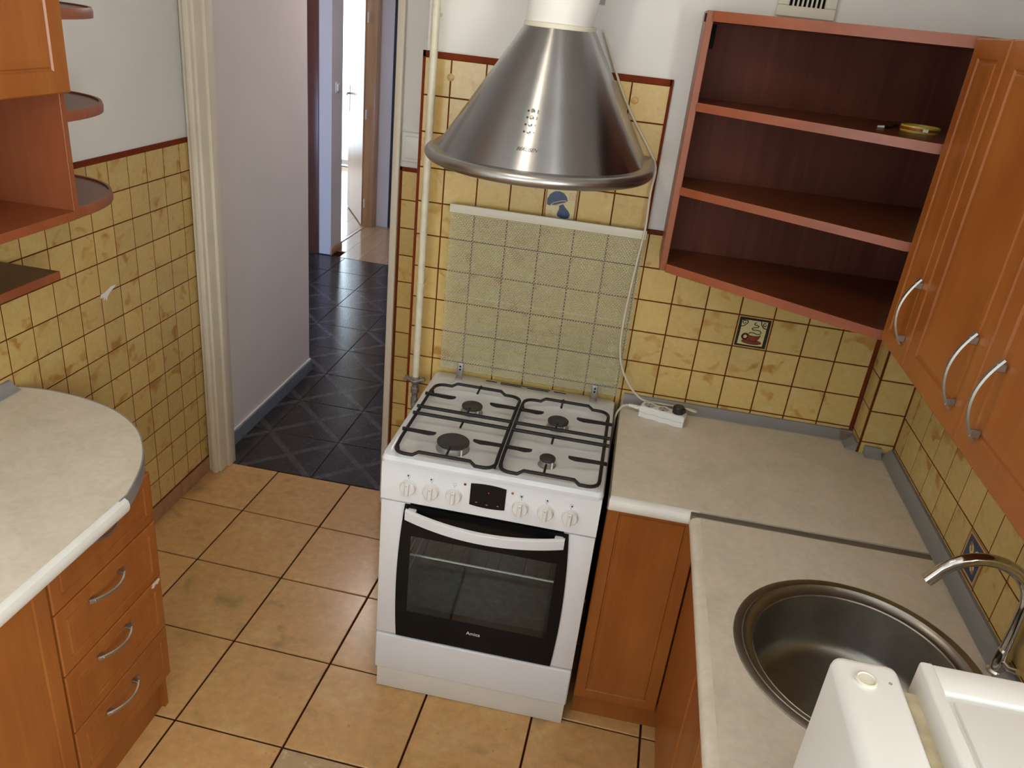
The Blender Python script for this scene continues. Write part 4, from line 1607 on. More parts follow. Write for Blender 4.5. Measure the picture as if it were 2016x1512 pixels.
FZ = 1.300
u = thing('fridge', 'white fridge in the near right corner with door and raised top rim', 'fridge', (0.54, -1.85, 0))
FY0, FY1 = -2.13, -1.566
mb = MB()
mb.box(0.372, 0.822, FY0, FY1, 0.04, FZ - 0.045, M['fridge'], 0.008)
obj('body', mb, None, u)
mb = MB()
mb.box(0.258, 0.336, FY0, FY1, 0.06, FZ - 0.004, M['fridge'], 0.014, 4)
dr = obj('door', mb, None, u)
mb = MB()
mb.lathe([(0.0, 0.0), (0.0125, 0.0), (0.0125, 0.0026), (0.0105, 0.0034), (0.0095, 0.0022), (0.0, 0.0026)], 28, M['plastic_cream'], Matrix.Translation((0.290, -1.606, FZ - 0.0040)))
obj('hinge_cap', mb, None, dr, label='round cream hinge cap')
mb = MB()
mb.lathe([(0.0, 0.0), (0.0022, 0.0), (0.0022, 0.0006), (0.0, 0.0006)], 12, M['ink_grey'], Matrix.Translation((0.318, -1.603, FZ - 0.0042)))
obj('screw_hole', mb, None, dr)
mb = MB()
mb.box(0.336, 0.3725, FY0 + 0.012, FY1 - 0.014, 0.07, FZ - 0.030, M['fridge_old'], 0.004)
obj('gasket', mb, None, u, label='yellowed door seal')
# top board with raised lip
mb = MB()
mb.box(0.362, 0.826, FY0, FY1 + 0.004, FZ - 0.044, FZ - 0.006, M['fridge'], 0.003)
mb.box(0.360, 0.376, FY0, FY1 + 0.006, FZ - 0.046, FZ + 0.003, M['fridge'], 0.004, 3)
mb.box(0.374, 0.826, FY1 - 0.038, FY1 + 0.006, FZ - 0.020, FZ + 0.001, M['fridge'], 0.003, 2)
mb.box(0.384, 0.815, FY0 + 0.01, FY1 - 0.046, FZ - 0.010, FZ - 0.001, M['fridge'], 0.003, 2)
obj('top_board', mb, None, u)

# ============================================================ COOKER
cx0, cx1 = -0.612, -0.014
u = thing('gas_cooker', 'white freestanding gas cooker against the tiled back wall', 'cooker', ((cx0 + cx1) / 2, -0.3, 0))
E = M['enamel']
yf = -0.580
mb = MB()
mb.box(cx0 + 0.004, cx0 + 0.024, -0.545, -0.020, 0.05, 0.826, E)
mb.box(cx1 - 0.024, cx1 - 0.004, -0.545, -0.020, 0.05, 0.826, E)
mb.box(cx0 + 0.024, cx1 - 0.024, -0.040, -0.020, 0.05, 0.826, E)
mb.box(cx0 + 0.024, cx1 - 0.024, -0.530, -0.040, 0.05, 0.215, E)
mb.box(cx0 + 0.024, cx1 - 0.024, -0.545, -0.060, 0.69, 0.826, E)
obj('body', mb, None, u)
mb = MB()       # oven cavity
X0, X1, Y0, Y1, z0_, z1_ = -0.565, -0.061, -0.535, -0.11, 0.27, 0.655
for pts in ([(X0, Y1, z0_), (X1, Y1, z0_), (X1, Y1, z1_), (X0, Y1, z1_)], [(X0, Y0, z0_), (X0, Y1, z0_), (X0, Y1, z1_), (X0, Y0, z1_)], [(X1, Y0, z0_), (X1, Y1, z0_), (X1, Y1, z1_), (X1, Y0, z1_)], [(X0, Y0, z0_), (X1, Y0, z0_), (X1, Y1, z0_), (X0, Y1, z0_)], [(X0, Y0, z1_), (X1, Y0, z1_), (X1, Y1, z1_), (X0, Y1, z1_)]):
    mb.quadpoly(pts, M['cavity'] if 'cavity' in M else M['burner'])
obj('oven_cavity', mb, None, u, recalc=False)
mb = MB()
for y in (-0.50, -0.49):
    pass
mb.tube([(-0.555, -0.500, 0.470), (-0.071, -0.500, 0.470)], 0.0034, 8, M['rack_wire'])
mb.tube([(-0.555, -0.150, 0.470), (-0.071, -0.150, 0.470)], 0.0034, 8, M['rack_wire'])
for k in range(13):
    x = -0.54 + k * 0.0378
    mb.tube([(x, -0.500, 0.4725), (x, -0.150, 0.4725)], 0.0012, 6, M['chrome'])
obj('oven_rack', mb, None, u)
mb = MB()
for x in (-0.558, -0.068):
    mb = MB()
    for z in (0.36, 0.43, 0.47, 0.54, 0.60):
        mb.tube([(x, -0.48, z), (x, -0.16, z)], 0.0024, 6, M['rack_wire'])
    for y in (-0.46, -0.18):
        mb.tube([(x, y, 0.34), (x, y, 0.62)], 0.0024, 6, M['rack_wire'])
    obj('rack_runner', mb, None, u)
mb = MB()
mb.box(cx0 + 0.006, cx1 - 0.004, yf + 0.010, -0.540, 0.002, 0.083, M['enamel_warm'], 0.002)
obj('plinth', mb, None, u)
mb = MB()
mb.box(cx0, cx1, yf, -0.548, 0.086, 0.2215, E, 0.006, 3)
obj('storage_drawer', mb, None, u)
# oven door: white side fields, black glass bulging sideways, smoked pane
mb = MB()
mb.box(cx0, -0.528, yf + 0.004, -0.546, 0.227, 0.698, E, 0.003)
mb.box(-0.100, cx1, yf + 0.004, -0.546, 0.227, 0.698, E, 0.003)
mb.box(-0.528, -0.100, yf + 0.005, -0.546, 0.227, 0.320, M['oven_black'])
mb.box(-0.528, -0.100, yf + 0.005, -0.546, 0.604, 0.698, M['oven_black'])
dr = obj('oven_door', mb, None, u)
mb = MB()
gl, gr = [], []
for k in range(13):
    q = k / 12
    z = 0.228 + (0.697 - 0.228) * q
    bl = 0.0145 * (1 - (2 * (q - 0.42) / 1.16) ** 2)
    gl.append((-0.5425 - bl, z))
    gr.append((-0.0865 + bl, z))
wl, wr, wz0, wz1 = -0.5205, -0.1065, 0.327, 0.595


def gface(a, b, c, d_):
    mb.quadpoly([(p[0], yf, p[1]) for p in (a, b, c, d_)], M['oven_black'])


for k in range(12):
    za, zb = gl[k][1], gl[k + 1][1]
    if zb <= wz0 or za >= wz1:
        gface(gl[k], gr[k], gr[k + 1], gl[k + 1])
    else:
        zs = sorted({max(za, wz0) if za < wz0 < zb else za, wz0 if za < wz0 < zb else za, min(zb, wz1), zb, za})
        for a, b in zip(zs, zs[1:]):
            def xl2(z): return gl[k][0] + (gl[k + 1][0] - gl[k][0]) * (z - za) / (zb - za)
            def xr2(z): return gr[k][0] + (gr[k + 1][0] - gr[k][0]) * (z - za) / (zb - za)
            mid = (a + b) / 2
            if wz0 < mid < wz1:
                gface((xl2(a), a), (wl, a), (wl, b), (xl2(b), b))
                gface((wr, a), (xr2(a), a), (xr2(b), b), (wr, b))
            else:
                gface((xl2(a), a), (xr2(a), a), (xr2(b), b), (xl2(b), b))
# glass thickness round the outline
ol = gl + list(reversed(gr))
for p, q in zip(ol, ol[1:] + ol[:1]):
    mb.quadpoly([(p[0], yf, p[1]), (q[0], yf, q[1]), (q[0], yf + 0.005, q[1]), (p[0], yf + 0.005, p[1])], M['oven_black'])
obj('door_glass', mb, None, dr, recalc=False)
mb = MB()
mb.box(wl, wr, yf + 0.0002, yf + 0.0042, wz0, wz1, M['smoked'])
obj('oven_window', mb, None, dr)
mb = MB()
loops = []
for k in range(25):
    q = k / 24
    x = -0.536 + 0.442 * q
    b = 1 - (2 * q - 1) ** 2
    y = yf - 0.020 - 0.030 * b
    zc = 0.6755 - 0.012 * b
    hh = 0.0150
    loops.append([(x, y, zc - hh), (x, y, zc + hh - 0.002), (x, y + 0.003, zc + hh), (x, y + 0.012, zc + hh), (x, y + 0.014, zc + hh - 0.002), (x, y + 0.014, zc - hh), ])
mb.loft(loops, E, True, True, True)
for x in (-0.520, -0.110):
    mb.box(x - 0.012, x + 0.012, yf - 0.020, yf + 0.001, 0.664, 0.688, E, 0.002, 1)
obj('door_handle', mb, None, dr)
text_mesh('Amica', 0.0165, basis(*BACK, p=(-0.316, yf - 0.0004, 0.2895)), M['ink_white'], dr, 'maker_lettering', sx=1.0)
# control panel
mb = MB()
prof = [(-0.550, 0.703), (yf + 0.002, 0.703), (yf - 0.001, 0.706), (yf - 0.001, 0.812), (yf + 0.003, 0.8245), (yf + 0.008, 0.826), (-0.550, 0.826)]
mb.loft([[(cx0, y, z) for y, z in prof], [(cx1, y, z) for y, z in prof]], E, True, True, True)
cp = obj('control_panel', mb, None, u)
yp = yf - 0.001
mb = MB()
dp = []
for k in range(9):
    q = k / 8
    dp.append((-0.364 + 0.097 * q, 0.738 - 0.004 * (1 - (2 * q - 1) ** 2)))
for k in range(9):
    q = k / 8
    dp.append((-0.267 - 0.097 * q, 0.804 + 0.004 * (1 - (2 * q - 1) ** 2)))
mb.poly_prism(dp, -0.001, 0.003, M['oven_black'], basis(*BACK, p=(0, yp, 0)), bev=0.001)
dsp = obj('display', mb, None, u, label='black clock display')
mb = MB()
mb.box(-0.3142, -0.3128, yp - 0.0034, yp - 0.0028, 0.783, 0.7858, M['led'])
obj('lit_digit', mb, None, dsp)
mb = MB()
for x, z in ((-0.345, 0.748), (-0.316, 0.745), (-0.286, 0.747)):
    mb = MB()
    mb.box(x - 0.0025, x + 0.0025, yp - 0.0035, yp - 0.0028, z, z + 0.0022, M['ink_grey'])
    obj('touch_mark', mb, None, dsp)
for x, z, m in ((-0.380, 0.797, 'lamp_red'), (-0.250, 0.796, 'lamp_amber')):
    mb = MB()
    mb.lathe([(0.0, 0.0022), (0.002, 0.002), (0.0036, 0.0010), (0.0036, -0.001)], 14, M[m], basis(*BACK, p=(x, yp, z)))
    obj('indicator_lamp', mb, None, u)
kx = [-0.535, -0.471, -0.408, -0.225, -0.157, -0.091]
for k, x in enumerate(kx):
    z = 0.7565
    Fk = basis(*BACK, p=(x, yp, z))
    mb = MB()
    mb.lathe([(0.0225, 0.0), (0.0225, 0.003), (0.0215, 0.004), (0.0210, 0.0045), (0.0205, 0.012), (0.019, 0.014), (0.0, 0.0145)], 32, M['plastic_white'], Fk)
    kn = obj('knob', mb, None, u)
    mb = MB()
    rot = Matrix.Rotation(radians((-2, -2, -2, 0, 0, 0)[k]), 4, 'Z')
    pts = [(-0.0055, -0.019), (0.0055, -0.019), (0.0055, 0.0185), (-0.0055, 0.0185)]
    mb.poly_prism(pts, 0.012, 0.022, M['plastic_white'], Fk @ rot, bev=0.0018)
    obj('grip', mb, None, kn)
    mb = MB()
    mb.lathe([(0.0, 0.0225), (0.0016, 0.0224), (0.0016, 0.0215)], 12, M['ink_grey'], Fk @ Matrix.Translation((0, 0.0135, 0)))
    obj('pointer_dot', mb, None, kn)
    mb = MB()
    B0 = basis(*BACK, p=(x, yp - 0.0002, z + 0.034))
    s_ = 0.0042
    for a, b, c, d_ in ((-s_, s_, s_ - .0006, s_), (-s_, s_, -s_, -s_ + .0006), (-s_, -s_ + .0006, -s_, s_), (s_ - .0006, s_, -s_, s_)):
        mb.box(a, b, c, d_, 0, 0.0003, M['ink_grey'], 0, 1, B0)
    if k != 2:
        ix, iy = {0: (-0.4, 0.3), 1: (-0.4, 0.45), 3: (0, 0), 4: (0.3, 0.4), 5: (0.4, -0.4)}[k]
        q = 0.0021
        mb.box(ix * s_ - q, ix * s_ + q, iy * s_ - q, iy * s_ + q, 0.0002, 0.0005, M['ink'], 0, 1, B0)
    mb.box(-0.0009, 0.0009, -0.0088, -0.0070, 0, 0.0004, M['ink'], 0, 1, B0)
    obj('printed_symbol', mb, None, cp)
# hob
mb = MB()
def rl(x0, x1, y0, y1, r, z): return [(x, y, z) for x, y in rrect(x0, x1, y0, y1, r, 5)]
hx0, hx1, hy0, hy1 = cx0 - 0.001, cx1 + 0.001, -0.590, -0.012
mb.loft([rl(hx0, hx1, hy0, hy1, 0.014, 0.827), rl(hx0 - 0.001, hx1 + 0.001, hy0 - 0.001, hy1, 0.016, 0.836), rl(hx0 + 0.003, hx1 - 0.003, hy0 + 0.006, hy1 - 0.002, 0.018, 0.8465), rl(hx0 + 0.010, hx1 - 0.010, hy0 + 0.017, hy1 - 0.006, 0.018, 0.850),
         rl(-0.588, -0.040, -0.566, -0.125, 0.040, 0.850), rl(-0.580, -0.048, -0.558, -0.135, 0.040, 0.8470), rl(-0.568, -0.060, -0.546, -0.150, 0.040, 0.8425)], E, True, True, True)
hob = obj('hob', mb, None, u)
mb = MB()
for a, b, y in ((-0.441, -0.403, -0.0305), (-0.391, -0.227, -0.0275), (-0.390, -0.320, -0.037), (-0.302, -0.231, -0.037), (-0.215, -0.175, -0.0305)):
    mb = MB()
    mb.box(a, b, y - 0.0021, y + 0.0021, 0.8485, 0.8507, M['dark_hole'])
    obj('vent_slot', mb, None, hob)
for x, y, r, flat in ((-0.438, -0.254, 0.0300, 0), (-0.441, -0.484, 0.0430, 1), (-0.175, -0.256, 0.0300, 0), (-0.177, -0.484, 0.0210, 0)):
    mb = MB()
    mb.lathe([(r + 0.004, 0.8424), (r + 0.004, 0.8435), (r * 1.02, 0.845), (r * 1.0, 0.858), (r * 0.98, 0.860), (0.0, 0.860)], 36, M['alu'], Matrix.Translation((x, y, 0)))
    bu = obj('burner', mb, None, u)
    mb = MB()
    mb.lathe([(r * 1.02, 0.8602), (r * 1.05, 0.8612), (r * 1.05, 0.8655), (r * 0.98, 0.8675), (r * 0.55, 0.8675), (r * 0.45, 0.8668), (0.0, 0.8668)], 36, M['burner'], Matrix.Translation((x, y, 0)))
    obj('burner_cap', mb, None, bu)
    mb = MB()
    mb.lathe([(0.0, 0.8615), (0.0022, 0.861), (0.0022, 0.8425)], 10, M['plastic_white'], Matrix.Translation((x + r * 0.75, y - r * 0.85, 0)))
    obj('igniter', mb, None, bu)


def pan_support(xa, xb, xc, left, lab):
    """iron grid: rounded loop with dropped corners, two long bars, fingers"""
    zt = 0.8745
    m = M['iron']
    mb = MB()
    ya, yb = -0.598, -0.152
    loop = []
    base_pts = rrect(xa, xb, ya, yb, 0.030, 5)
    # long front and rear rails are raised in the middle
    full = []
    n = len(base_pts)
    for i in range(n):
        p, q = base_pts[i], base_pts[(i + 1) % n]
        full.append((p[0], p[1], zt - 0.006))
        L_ = sqrt((q[0] - p[0]) ** 2 + (q[1] - p[1]) ** 2)
        if L_ > 0.1 and abs(q[1] - p[1]) < 1e-6:
            sg = 1
            for f, dy, dz in ((0.10, 0, -0.006), (0.17, 0.010, 0), (0.5, 0.010, 0), (0.83, 0.010, 0), (0.90, 0, -0.006)):
                full.append((p[0] + (q[0] - p[0]) * f, p[1] + sg * dy, zt + dz))
        elif L_ > 0.1:
            for f in (0.1, 0.5, 0.9):
                full.append((p[0], p[1] + (q[1] - p[1]) * f, zt))
    mb.tube(full, 0.0050, 8, m, closed=True)
    o0, o1 = (xa - 0.010, xb + 0.004) if left else (xa - 0.004, xb + 0.014)
    for y in (-0.335, -0.379):
        mb.tube([(o0, y, zt + 0.002), (o1, y, zt + 0.002)], 0.0054, 8, m)
    for y in (-0.246, -0.482):
        for x0, x1 in (((xa - 0.010, -0.492), (xb + 0.003, -0.386)) if left else ((xa - 0.003, -0.222), (xb + 0.014, -0.122))):
            d_ = 1 if x1 > x0 else -1
            mb.loft([[(x, y + sy * 0.0040, zt + 0.003 + sz) for sy, sz in ((-1, -h2), (1, -h2), (1, 0.003), (-1, 0.003))] for x, h2 in ((x0, 0.005), (x0 + d_ * 0.03, 0.005), (x1 - d_ * 0.020, 0.007), (x1 - d_ * 0.006, 0.004), (x1, 0.0))], m, True, True, True)
    for y0, y1 in ((yb + 0.020, -0.190), (-0.335, -0.293), (-0.379, -0.421), (ya + 0.006, -0.541)):
        mb.tube([(xc, y0, zt + 0.001), (xc, y1, zt + 0.002)], 0.0034, 8, m)
    for x in (xa, xb):
        for y in (-0.200, -0.560):
            mb.tube([(x, y, zt), (x + (0.004 if x == xa else -0.004), y, 0.8485)], 0.0040, 8, m)
    return obj('pan_support', mb, None, u, label=lab)


pan_support(-0.577, -0.305, -0.437, True, 'left iron pan support')
pan_support(-0.293, -0.030, -0.175, False, 'right iron pan support')
# glass lid standing open
ld0, ld1 = -0.598, -0.011
mb = MB()
mb.box(ld0, ld1, -0.0330, -0.0290, 0.870, 1.392, M['lid_glass'])
lid = obj('glass_lid', mb, None, u, label='open glass lid printed with pale dashes')
mb = MB()
mb.box(ld0 - 0.002, ld1 + 0.002, -0.037, -0.025, 1.386, 1.412, M['plastic_cream'], 0.002)
obj('lid_trim', mb, None, lid, label='cream strip along the top of the lid')
text_mesh('Amica', 0.012, basis(*BACK, p=(-0.050, -0.0334, 0.902)), M['ink_blue'], lid, 'lid_lettering')
for x in (-0.528, -0.085):
    mb = MB()
    mb.box(x - 0.010, x + 0.010, -0.0375, -0.0335, 0.852, 0.900, M['alu'], 0.003)
    mb.box(x - 0.011, x + 0.011, -0.060, -0.034, 0.8498, 0.8530, M['alu'], 0.001, 1)
    for z in (0.877, 0.888):
        mb.lathe([(0.0, 0.0415 - 0.038), (0.003, 0.0395 - 0.038), (0.003, -0.001)], 10, M['dark_hole'], basis(*BACK, p=(x, -0.0375, z)))
    obj('lid_hinge', mb, None, u)

# ============================================================ HOOD
u = thing('cooker_hood', 'conical stainless steel cooker hood hanging over the hob', 'cooker hood', (-0.32, -0.01, 1.585))
HB, HT = 1.617, 1.922


def dsec(xc, yc, ax, ay, yb, z, n=48):
    pts = [(xc + ax, yb, z)]
    for k in range(5):
        pts.append((xc + ax, yb + (yc - yb) * (k + 1) / 6, z))
    for k in range(n + 1):
        a = -pi * k / n
        pts.append((xc + ax * cos(a), yc + ay * sin(a), z))
    for k in range(5):
        pts.append((xc - ax, yc + (yb - yc) * (k + 1) / 6, z))
    pts.append((xc - ax, yb, z))
    return pts


def hood_at(q):
    return dict(xc=-0.327 + 0.011 * q, yc=-0.200 - 0.010 * q, ax=0.272 + (0.086 - 0.272) * q, ay=0.300 + (0.090 - 0.300) * q, yb=-0.006 - 0.10 * q, z=HB + (HT - HB) * q)


mb = MB()
mb.loft([dsec(**hood_at(k / 10)) for k in range(11)], M['steel'])
obj('cone', mb, None, u, sharp=40)
mb = MB()
h0 = hood_at(0)


def off(d_, z, h=h0):
    return dsec(h['xc'], h['yc'], h['ax'] + d_, h['ay'] + d_, h['yb'], z)


mb.loft([off(0.000, HB + 0.001), off(0.009, HB - 0.0005)] + [off(0.016 + 0.0165 * sin(radians(a)), HB - 0.0155 + 0.0155 * cos(radians(a))) for a in range(0, 181, 15)] + [off(0.004, HB - 0.028), off(0.0, HB - 0.012)], M['steel_rim'])
obj('rim', mb, None, u)
mb = MB()
mb.quadpoly(off(0.0, HB - 0.014), M['alu'])
obj('filter_plate', mb, None, u)
for x in (-0.42, -0.22):
    mb = MB()
    mb.lathe([(0.0, -0.004), (0.024, -0.004), (0.028, 0.0), (0.028, 0.004)], 20, M['plastic_white'], Matrix.Translation((x, -0.34, HB - 0.016)))
    obj('hood_lamp', mb, None, u)
h1 = hood_at(1.0)
mb = MB()
mb.loft([dsec(h1['xc'], h1['yc'], 0.0855, 0.0895, h1['yb'], HT - 0.001), dsec(h1['xc'], h1['yc'], 0.0872, 0.0912, h1['yb'], HT + 0.001), dsec(h1['xc'], h1['yc'], 0.0872, 0.0912, h1['yb'], HT + 0.010), dsec(h1['xc'], h1['yc'], 0.080, 0.086, h1['yb'], HT + 0.012)], M['plastic_cream'])
obj('collar', mb, None, u, label='pale metal collar')
mb = MB()
dl = []
for z, r, xo in ((HT + 0.011, 0.0815, 0.0), (1.96, 0.085, 0.004), (2.03, 0.092, 0.010), (2.12, 0.098, 0.014), (2.30, 0.100, 0.014), (CZ - 0.001, 0.100, 0.014)):
    dl.append([(h1['xc'] + xo + r * cos(2 * pi * k / 40), h1['yc'] - 0.004 + r * sin(2 * pi * k / 40), z) for k in range(40)])
mb.loft(dl, M['plastic_white'])
obj('duct', mb, None, u, label='white flared exhaust duct')
mb = MB()
mb.box(0.0, 0.002, -0.016, 0.016, 0, 0.06, M['ink_grey'], 0.0005, 1, Matrix.Translation((h1['xc'] + 0.098, h1['yc'] + 0.0, 1.985)) @ Matrix.Rotation(radians(-20), 4, 'Z'))
obj('duct_label', mb, None, u)


def cone_pt(x, z, push=0.0):
    q = (z - HB) / (HT - HB)
    h = hood_at(q)
    s_ = max(-1, min(1, (x - h['xc']) / h['ax']))
    return Vector((x, h['yc'] - h['ay'] * sqrt(1 - s_ * s_) - push, z))


def cone_frame(x, z):
    p = cone_pt(x, z)
    ux = (cone_pt(x + 0.002, z) - cone_pt(x - 0.002, z)).normalized()
    vz = (cone_pt(x, z + 0.002) - cone_pt(x, z - 0.002)).normalized()
    nn = ux.cross(vz).normalized()
    return basis(ux, nn.cross(ux), nn, p)


for k, (x, z) in enumerate(((-0.3285, 1.7364), (-0.3285, 1.7222), (-0.3296, 1.7074), (-0.3300, 1.6922))):
    Fb = cone_frame(x, z + 0.006)
    mb = MB()
    mb.lathe([(0.0050, -0.001), (0.0050, 0.0015), (0.0046, 0.0018), (0.0042, 0.0060), (0.0036, 0.0066), (0.0, 0.0066)], 18, M['chrome'], Fb)
    obj('button', mb, None, u)
    mb = MB()
    mb.lathe([(0.0, 0.0008), (0.0026, 0.0007), (0.0026, -0.001)], 12, M['ink'], Fb @ Matrix.Translation((-0.011, 0, 0)))
    nb = (3, 2, 1, 1)[k]
    for i in range(nb):
        mb.box(0.0105, 0.0130, -0.0006 + (i - (nb - 1) / 2) * 0.0034, 0.0010 + (i - (nb - 1) / 2) * 0.0034, -0.0002, 0.0006, M['ink'], 0, 1, Fb)
    obj('button_mark', mb, None, u)


def on_cone(co):
    z = 1.6618 + co.y * 0.9
    p = cone_pt(-0.3270 + co.x, z)
    return p + (p - Vector((-0.318, -0.2, p.z))).normalized() * (0.0006 + co.z)


text_mesh('BERUSEN', 0.0115, None, M['ink'], u, 'maker_lettering', shear=0.45, warp=on_cone, sx=1.05)

# hood cable: down the rear edge, in front of the lid, to the strip
pts = [(-0.215, -0.016, 1.925), (-0.160, -0.012, 1.812), (-0.110, -0.012, 1.727), (-0.046, -0.012, 1.640), (-0.0165, -0.012, 1.590), (-0.019, -0.028, 1.520), (-0.016, -0.040, 1.420), (-0.022, -0.044, 1.340), (-0.028, -0.044, 1.240), (-0.032, -0.044, 1.130), (-0.029, -0.046, 1.050), (-0.015, -0.044, 0.985), (0.018, -0.042, 0.925), (0.055, -0.043, 0.888), (0.085, -0.042, 0.8770), (0.130, -0.042, 0.8765), (0.180, -0.046, 0.8775), (0.222, -0.056, 0.880), (0.236, -0.072, 0.884), (0.228, -0.086, 0.889), (0.206, -0.083, 0.893)]


def smooth(pts, n=5):
    out = []
    q = [pts[0]] + list(pts) + [pts[-1]]
    for i in range(1, len(q) - 2):
        p0, p1, p2, p3 = (Vector(q[i + d_]) for d_ in (-1, 0, 1, 2))
        for k in range(n):
            t_ = k / n
            out.append(0.5 * ((2 * p1) + (p2 - p0) * t_ + (2 * p0 - 5 * p1 + 4 * p2 - p3) * t_ * t_ + (3 * p1 - p0 - 3 * p2 + p3) * t_ ** 3))
    out.append(Vector(pts[-1]))
    return out


cb = thing('power_cable', 'cream power cable hanging from the hood to the socket strip', 'cable', pts[12])
mb = MB()
mb.tube(smooth(pts), 0.0033, 8, M['cord'])
obj('cord', mb, None, cb)
A_ = radians(-14)
Fp = Matrix.Translation((0.135, -0.0985, ZW)) @ Matrix.Rotation(A_, 4, 'Z')
mb = MB()
mb.lathe([(0.0, 0.0372), (0.0165, 0.0372), (0.0175, 0.0385), (0.0175, 0.0560), (0.0150, 0.0590), (0.0, 0.0595)], 24, M['rubber_black'], Fp @ Matrix.Translation((0.045, 0.0, 0)))
mb.box(0.045, 0.0665, -0.008, 0.008, 0.041, 0.054, M['rubber_black'], 0.003, 2, Fp)
obj('plug', mb, None, cb, label='black rubber plug in the end socket')

ps = thing('socket_strip', 'white three way socket strip lying on the back worktop', 'socket strip', (0.135, -0.0985, ZW))
mb = MB()
Lh, Wh = 0.070, 0.0235
pl_ = []
for k in range(41):
    x = -Lh + 2 * Lh * k / 40
    pl_.append((x, -Wh - 0.0022 * cos(x / 0.045 * 2 * pi) * 1.0))
pl2 = [(x, -y) for x, y in reversed(pl_)]
full = pl_ + [(Lh + 0.002, 0)] + pl2 + [(-Lh - 0.002, 0)]
mb.poly_prism(full, 0.0005, 0.0355, M['plastic_white'], Fp, bev=0.004)
obj('body', mb, None, ps)
mb = MB()
mb.poly_prism(inset(full, -0.0004), 0.0165, 0.0173, M['ink_grey'], Fp)
obj('seam', mb, None, ps)
for x in (-0.045, 0.0, 0.045):
    mb = MB()
    mb.lathe([(0.0195, 0.0352), (0.0198, 0.0368), (0.0185, 0.0372), (0.0176, 0.0366), (0.0170, 0.0358)], 28, M['plastic_white'], Fp @ Matrix.Translation((x, 0, 0)))
    so = obj('socket', mb, None, ps)
    mb = MB()
    mb.lathe([(0.0172, 0.0360), (0.0, 0.0358)], 28, M['hole_grey'], Fp @ Matrix.Translation((x, 0, 0)))
    for sx in (-0.0095, 0.0095):
        mb.lathe([(0.0028, 0.0361), (0.0, 0.0363)], 10, M['dark_hole'], Fp @ Matrix.Translation((x, sx, 0)))
    mb.lathe([(0.0018, 0.036), (0.0018, 0.041), (0.0, 0.0415)], 8, M['chrome'], Fp @ Matrix.Translation((x - 0.010, 0, 0)))
    obj('socket_face', mb, None, so)
mb = MB()
pr = []
for k in range(9):
    z = k * 0.0045
    pr += [(0.0085 - k * 0.0004, z), (0.0085 - k * 0.0004, z + 0.0026), (0.0066 - k * 0.00035, z + 0.0030), (0.0066 - k * 0.00035, z + 0.0043)]
mb.lathe([(0.0, 0.0)] + pr + [(0.0, 0.041)], 16, M['plastic_white'], Fp @ Matrix.Translation((-0.070, 0, 0.018)) @ Matrix.Rotation(radians(-90), 4, 'Y'))
obj('strain_relief', mb, None, ps)
mb = MB()
e0 = Fp @ Vector((-0.108, 0, 0.018))
mb.tube(smooth([tuple(e0), (e0.x - 0.014, e0.y - 0.004, ZW + 0.017), (0.004, -0.088, ZW + 0.010), (-0.0060, -0.102, ZW - 0.008), (-0.0075, -0.108, ZW - 0.05), (-0.0075, -0.112, ZW - 0.2)]), 0.0034, 8, M['cord'])
obj('cord', mb, None, ps)

# ============================================================ GAS PIPE, VENT, SMALL THINGS
gp = thing('gas_pipe', 'cream painted gas pipe with valve left of the hood and cooker', 'pipe', (-0.672, -0.055, 0.80))
gx, gy = -0.672, -0.052
mb = MB()
mb.tube([(gx, gy, 0.825), (gx - 0.001, gy, 1.4), (gx + 0.001, gy, CZ - 0.002)], 0.0112, 16, M['pipe'])
obj('pipe_run', mb, None, gp)
mb = MB()
O = M['old_metal']
mb.lathe([(0.0, 0.740), (0.012, 0.740), (0.013, 0.752), (0.010, 0.756), (0.010, 0.772), (0.0145, 0.776), (0.0145, 0.792), (0.011, 0.796), (0.011, 0.806), (0.0160, 0.812), (0.0160, 0.829), (0.012, 0.833), (0.0, 0.833)], 8, O, Matrix.Translation((gx, gy, 0)))
obj('valve_body', mb, None, gp)
mb = MB()
mb.tube([(gx - 0.026, gy - 0.004, 0.826), (gx, gy - 0.014, 0.818), (gx + 0.026, gy - 0.004, 0.826)], [0.0065, 0.0075, 0.0065], 10, O)
for sx in (-1, 1):
    mb.lathe([(0.0, -0.007), (0.0075, -0.006), (0.0085, 0.0), (0.0075, 0.006), (0.0, 0.007)], 12, O, Matrix.Translation((gx + sx * 0.027, gy - 0.004, 0.826)) @ Matrix.Rotation(radians(90), 4, 'X'))
obj('valve_handle', mb, None, gp)
mb = MB()
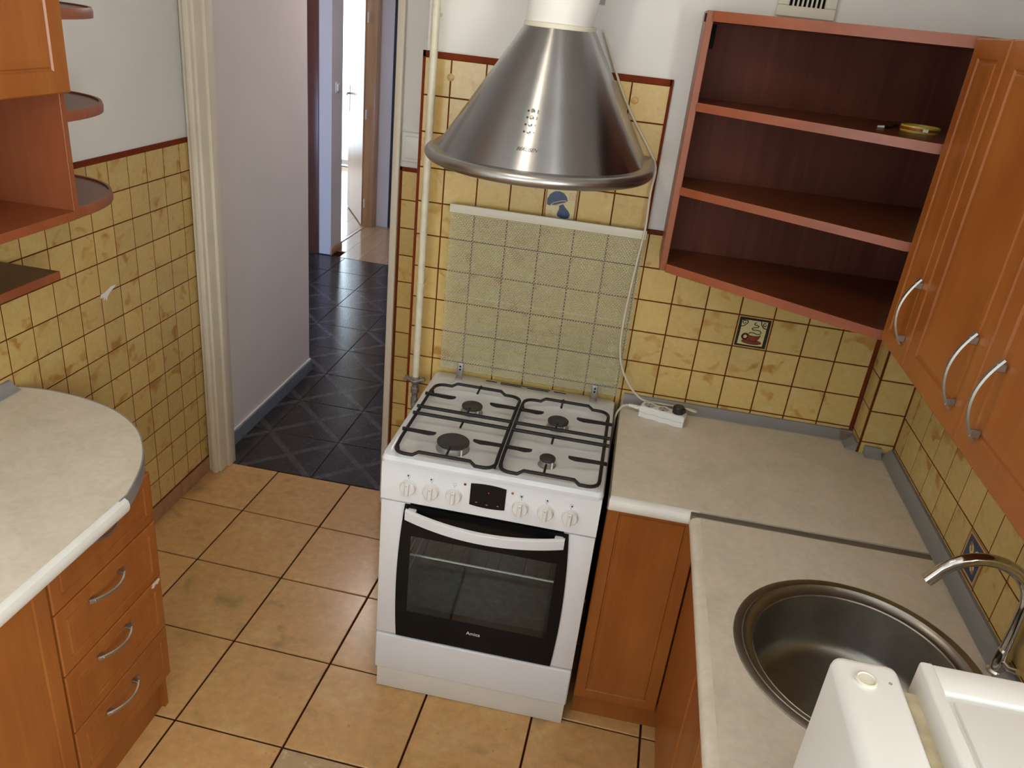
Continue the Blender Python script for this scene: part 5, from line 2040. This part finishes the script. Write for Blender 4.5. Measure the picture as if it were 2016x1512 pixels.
mb.tube(smooth([(gx, gy, 0.748), (gx + 0.001, gy - 0.002, 0.728), (gx + 0.012, gy - 0.006, 0.716), (gx + 0.050, gy - 0.008, 0.714)]), [0.0125] * 16, 12, O)
obj('elbow', mb, None, gp)
for z in (1.15, 1.92):
    mb = MB()
    mb.lathe([(0.0113, -0.005), (0.0128, -0.005), (0.0128, 0.005), (0.0113, 0.005)], 16, M['pipe'], Matrix.Translation((gx, gy, z)))
    mb.box(gx - 0.003, gx + 0.003, gy + 0.010, 0.006, z - 0.004, z + 0.004, M['pipe'])
    obj('pipe_clip', mb, None, gp)

vg = thing('vent_grille', 'cream ventilation grille on the wall above the corner shelves', 'vent', (0.292, 0, 2.09))
vx0, vx1, vz0, vz1 = 0.218, 0.366, 2.010, 2.165
mb = MB()
for a, b, c, d_ in ((vx0, vx1, vz0, vz0 + 0.026), (vx0, vx1, vz1 - 0.026, vz1), (vx0, vx0 + 0.030, vz0 + 0.026, vz1 - 0.026), (vx1 - 0.030, vx1, vz0 + 0.026, vz1 - 0.026)):
    mb.box(a, b, -0.006, 0.0075, c, d_, M['plastic_cream'], 0.002, 1)
obj('frame', mb, None, vg)
mb = MB()
mb.box(vx0 + 0.026, vx1 - 0.026, 0.0035, 0.0075, vz0 + 0.024, vz1 - 0.024, M['dark_hole'])
obj('dark_opening', mb, None, vg)
for k in range(7):
    x = vx0 + 0.0395 + k * 0.0115
    mb = MB()
    mb.box(x - 0.0022, x + 0.0022, -0.004, 0.0036, vz0 + 0.024, vz1 - 0.024, M['plastic_cream'])
    obj('slat', mb, None, vg)

mb = MB()
mb.poly_prism([(-0.172, 0.990), (-0.150, 0.992), (-0.118, 1.002), (-0.092, 1.001), (-0.108, 0.992), (-0.128, 0.984), (-0.140, 0.975), (-0.146, 0.962), (-0.152, 0.975), (-0.158, 0.966), (-0.160, 0.980), (-0.172, 0.978)], 0.0002, 0.0012, M['paper'], basis((0, 1, 0), (0, 0, 1), (1, 0, 0), p=(XL + 0.0006, 0, 0)))
tag(obj('paper_scrap', mb), 'torn white scrap of paper stuck on the left wall tiles', 'paper')
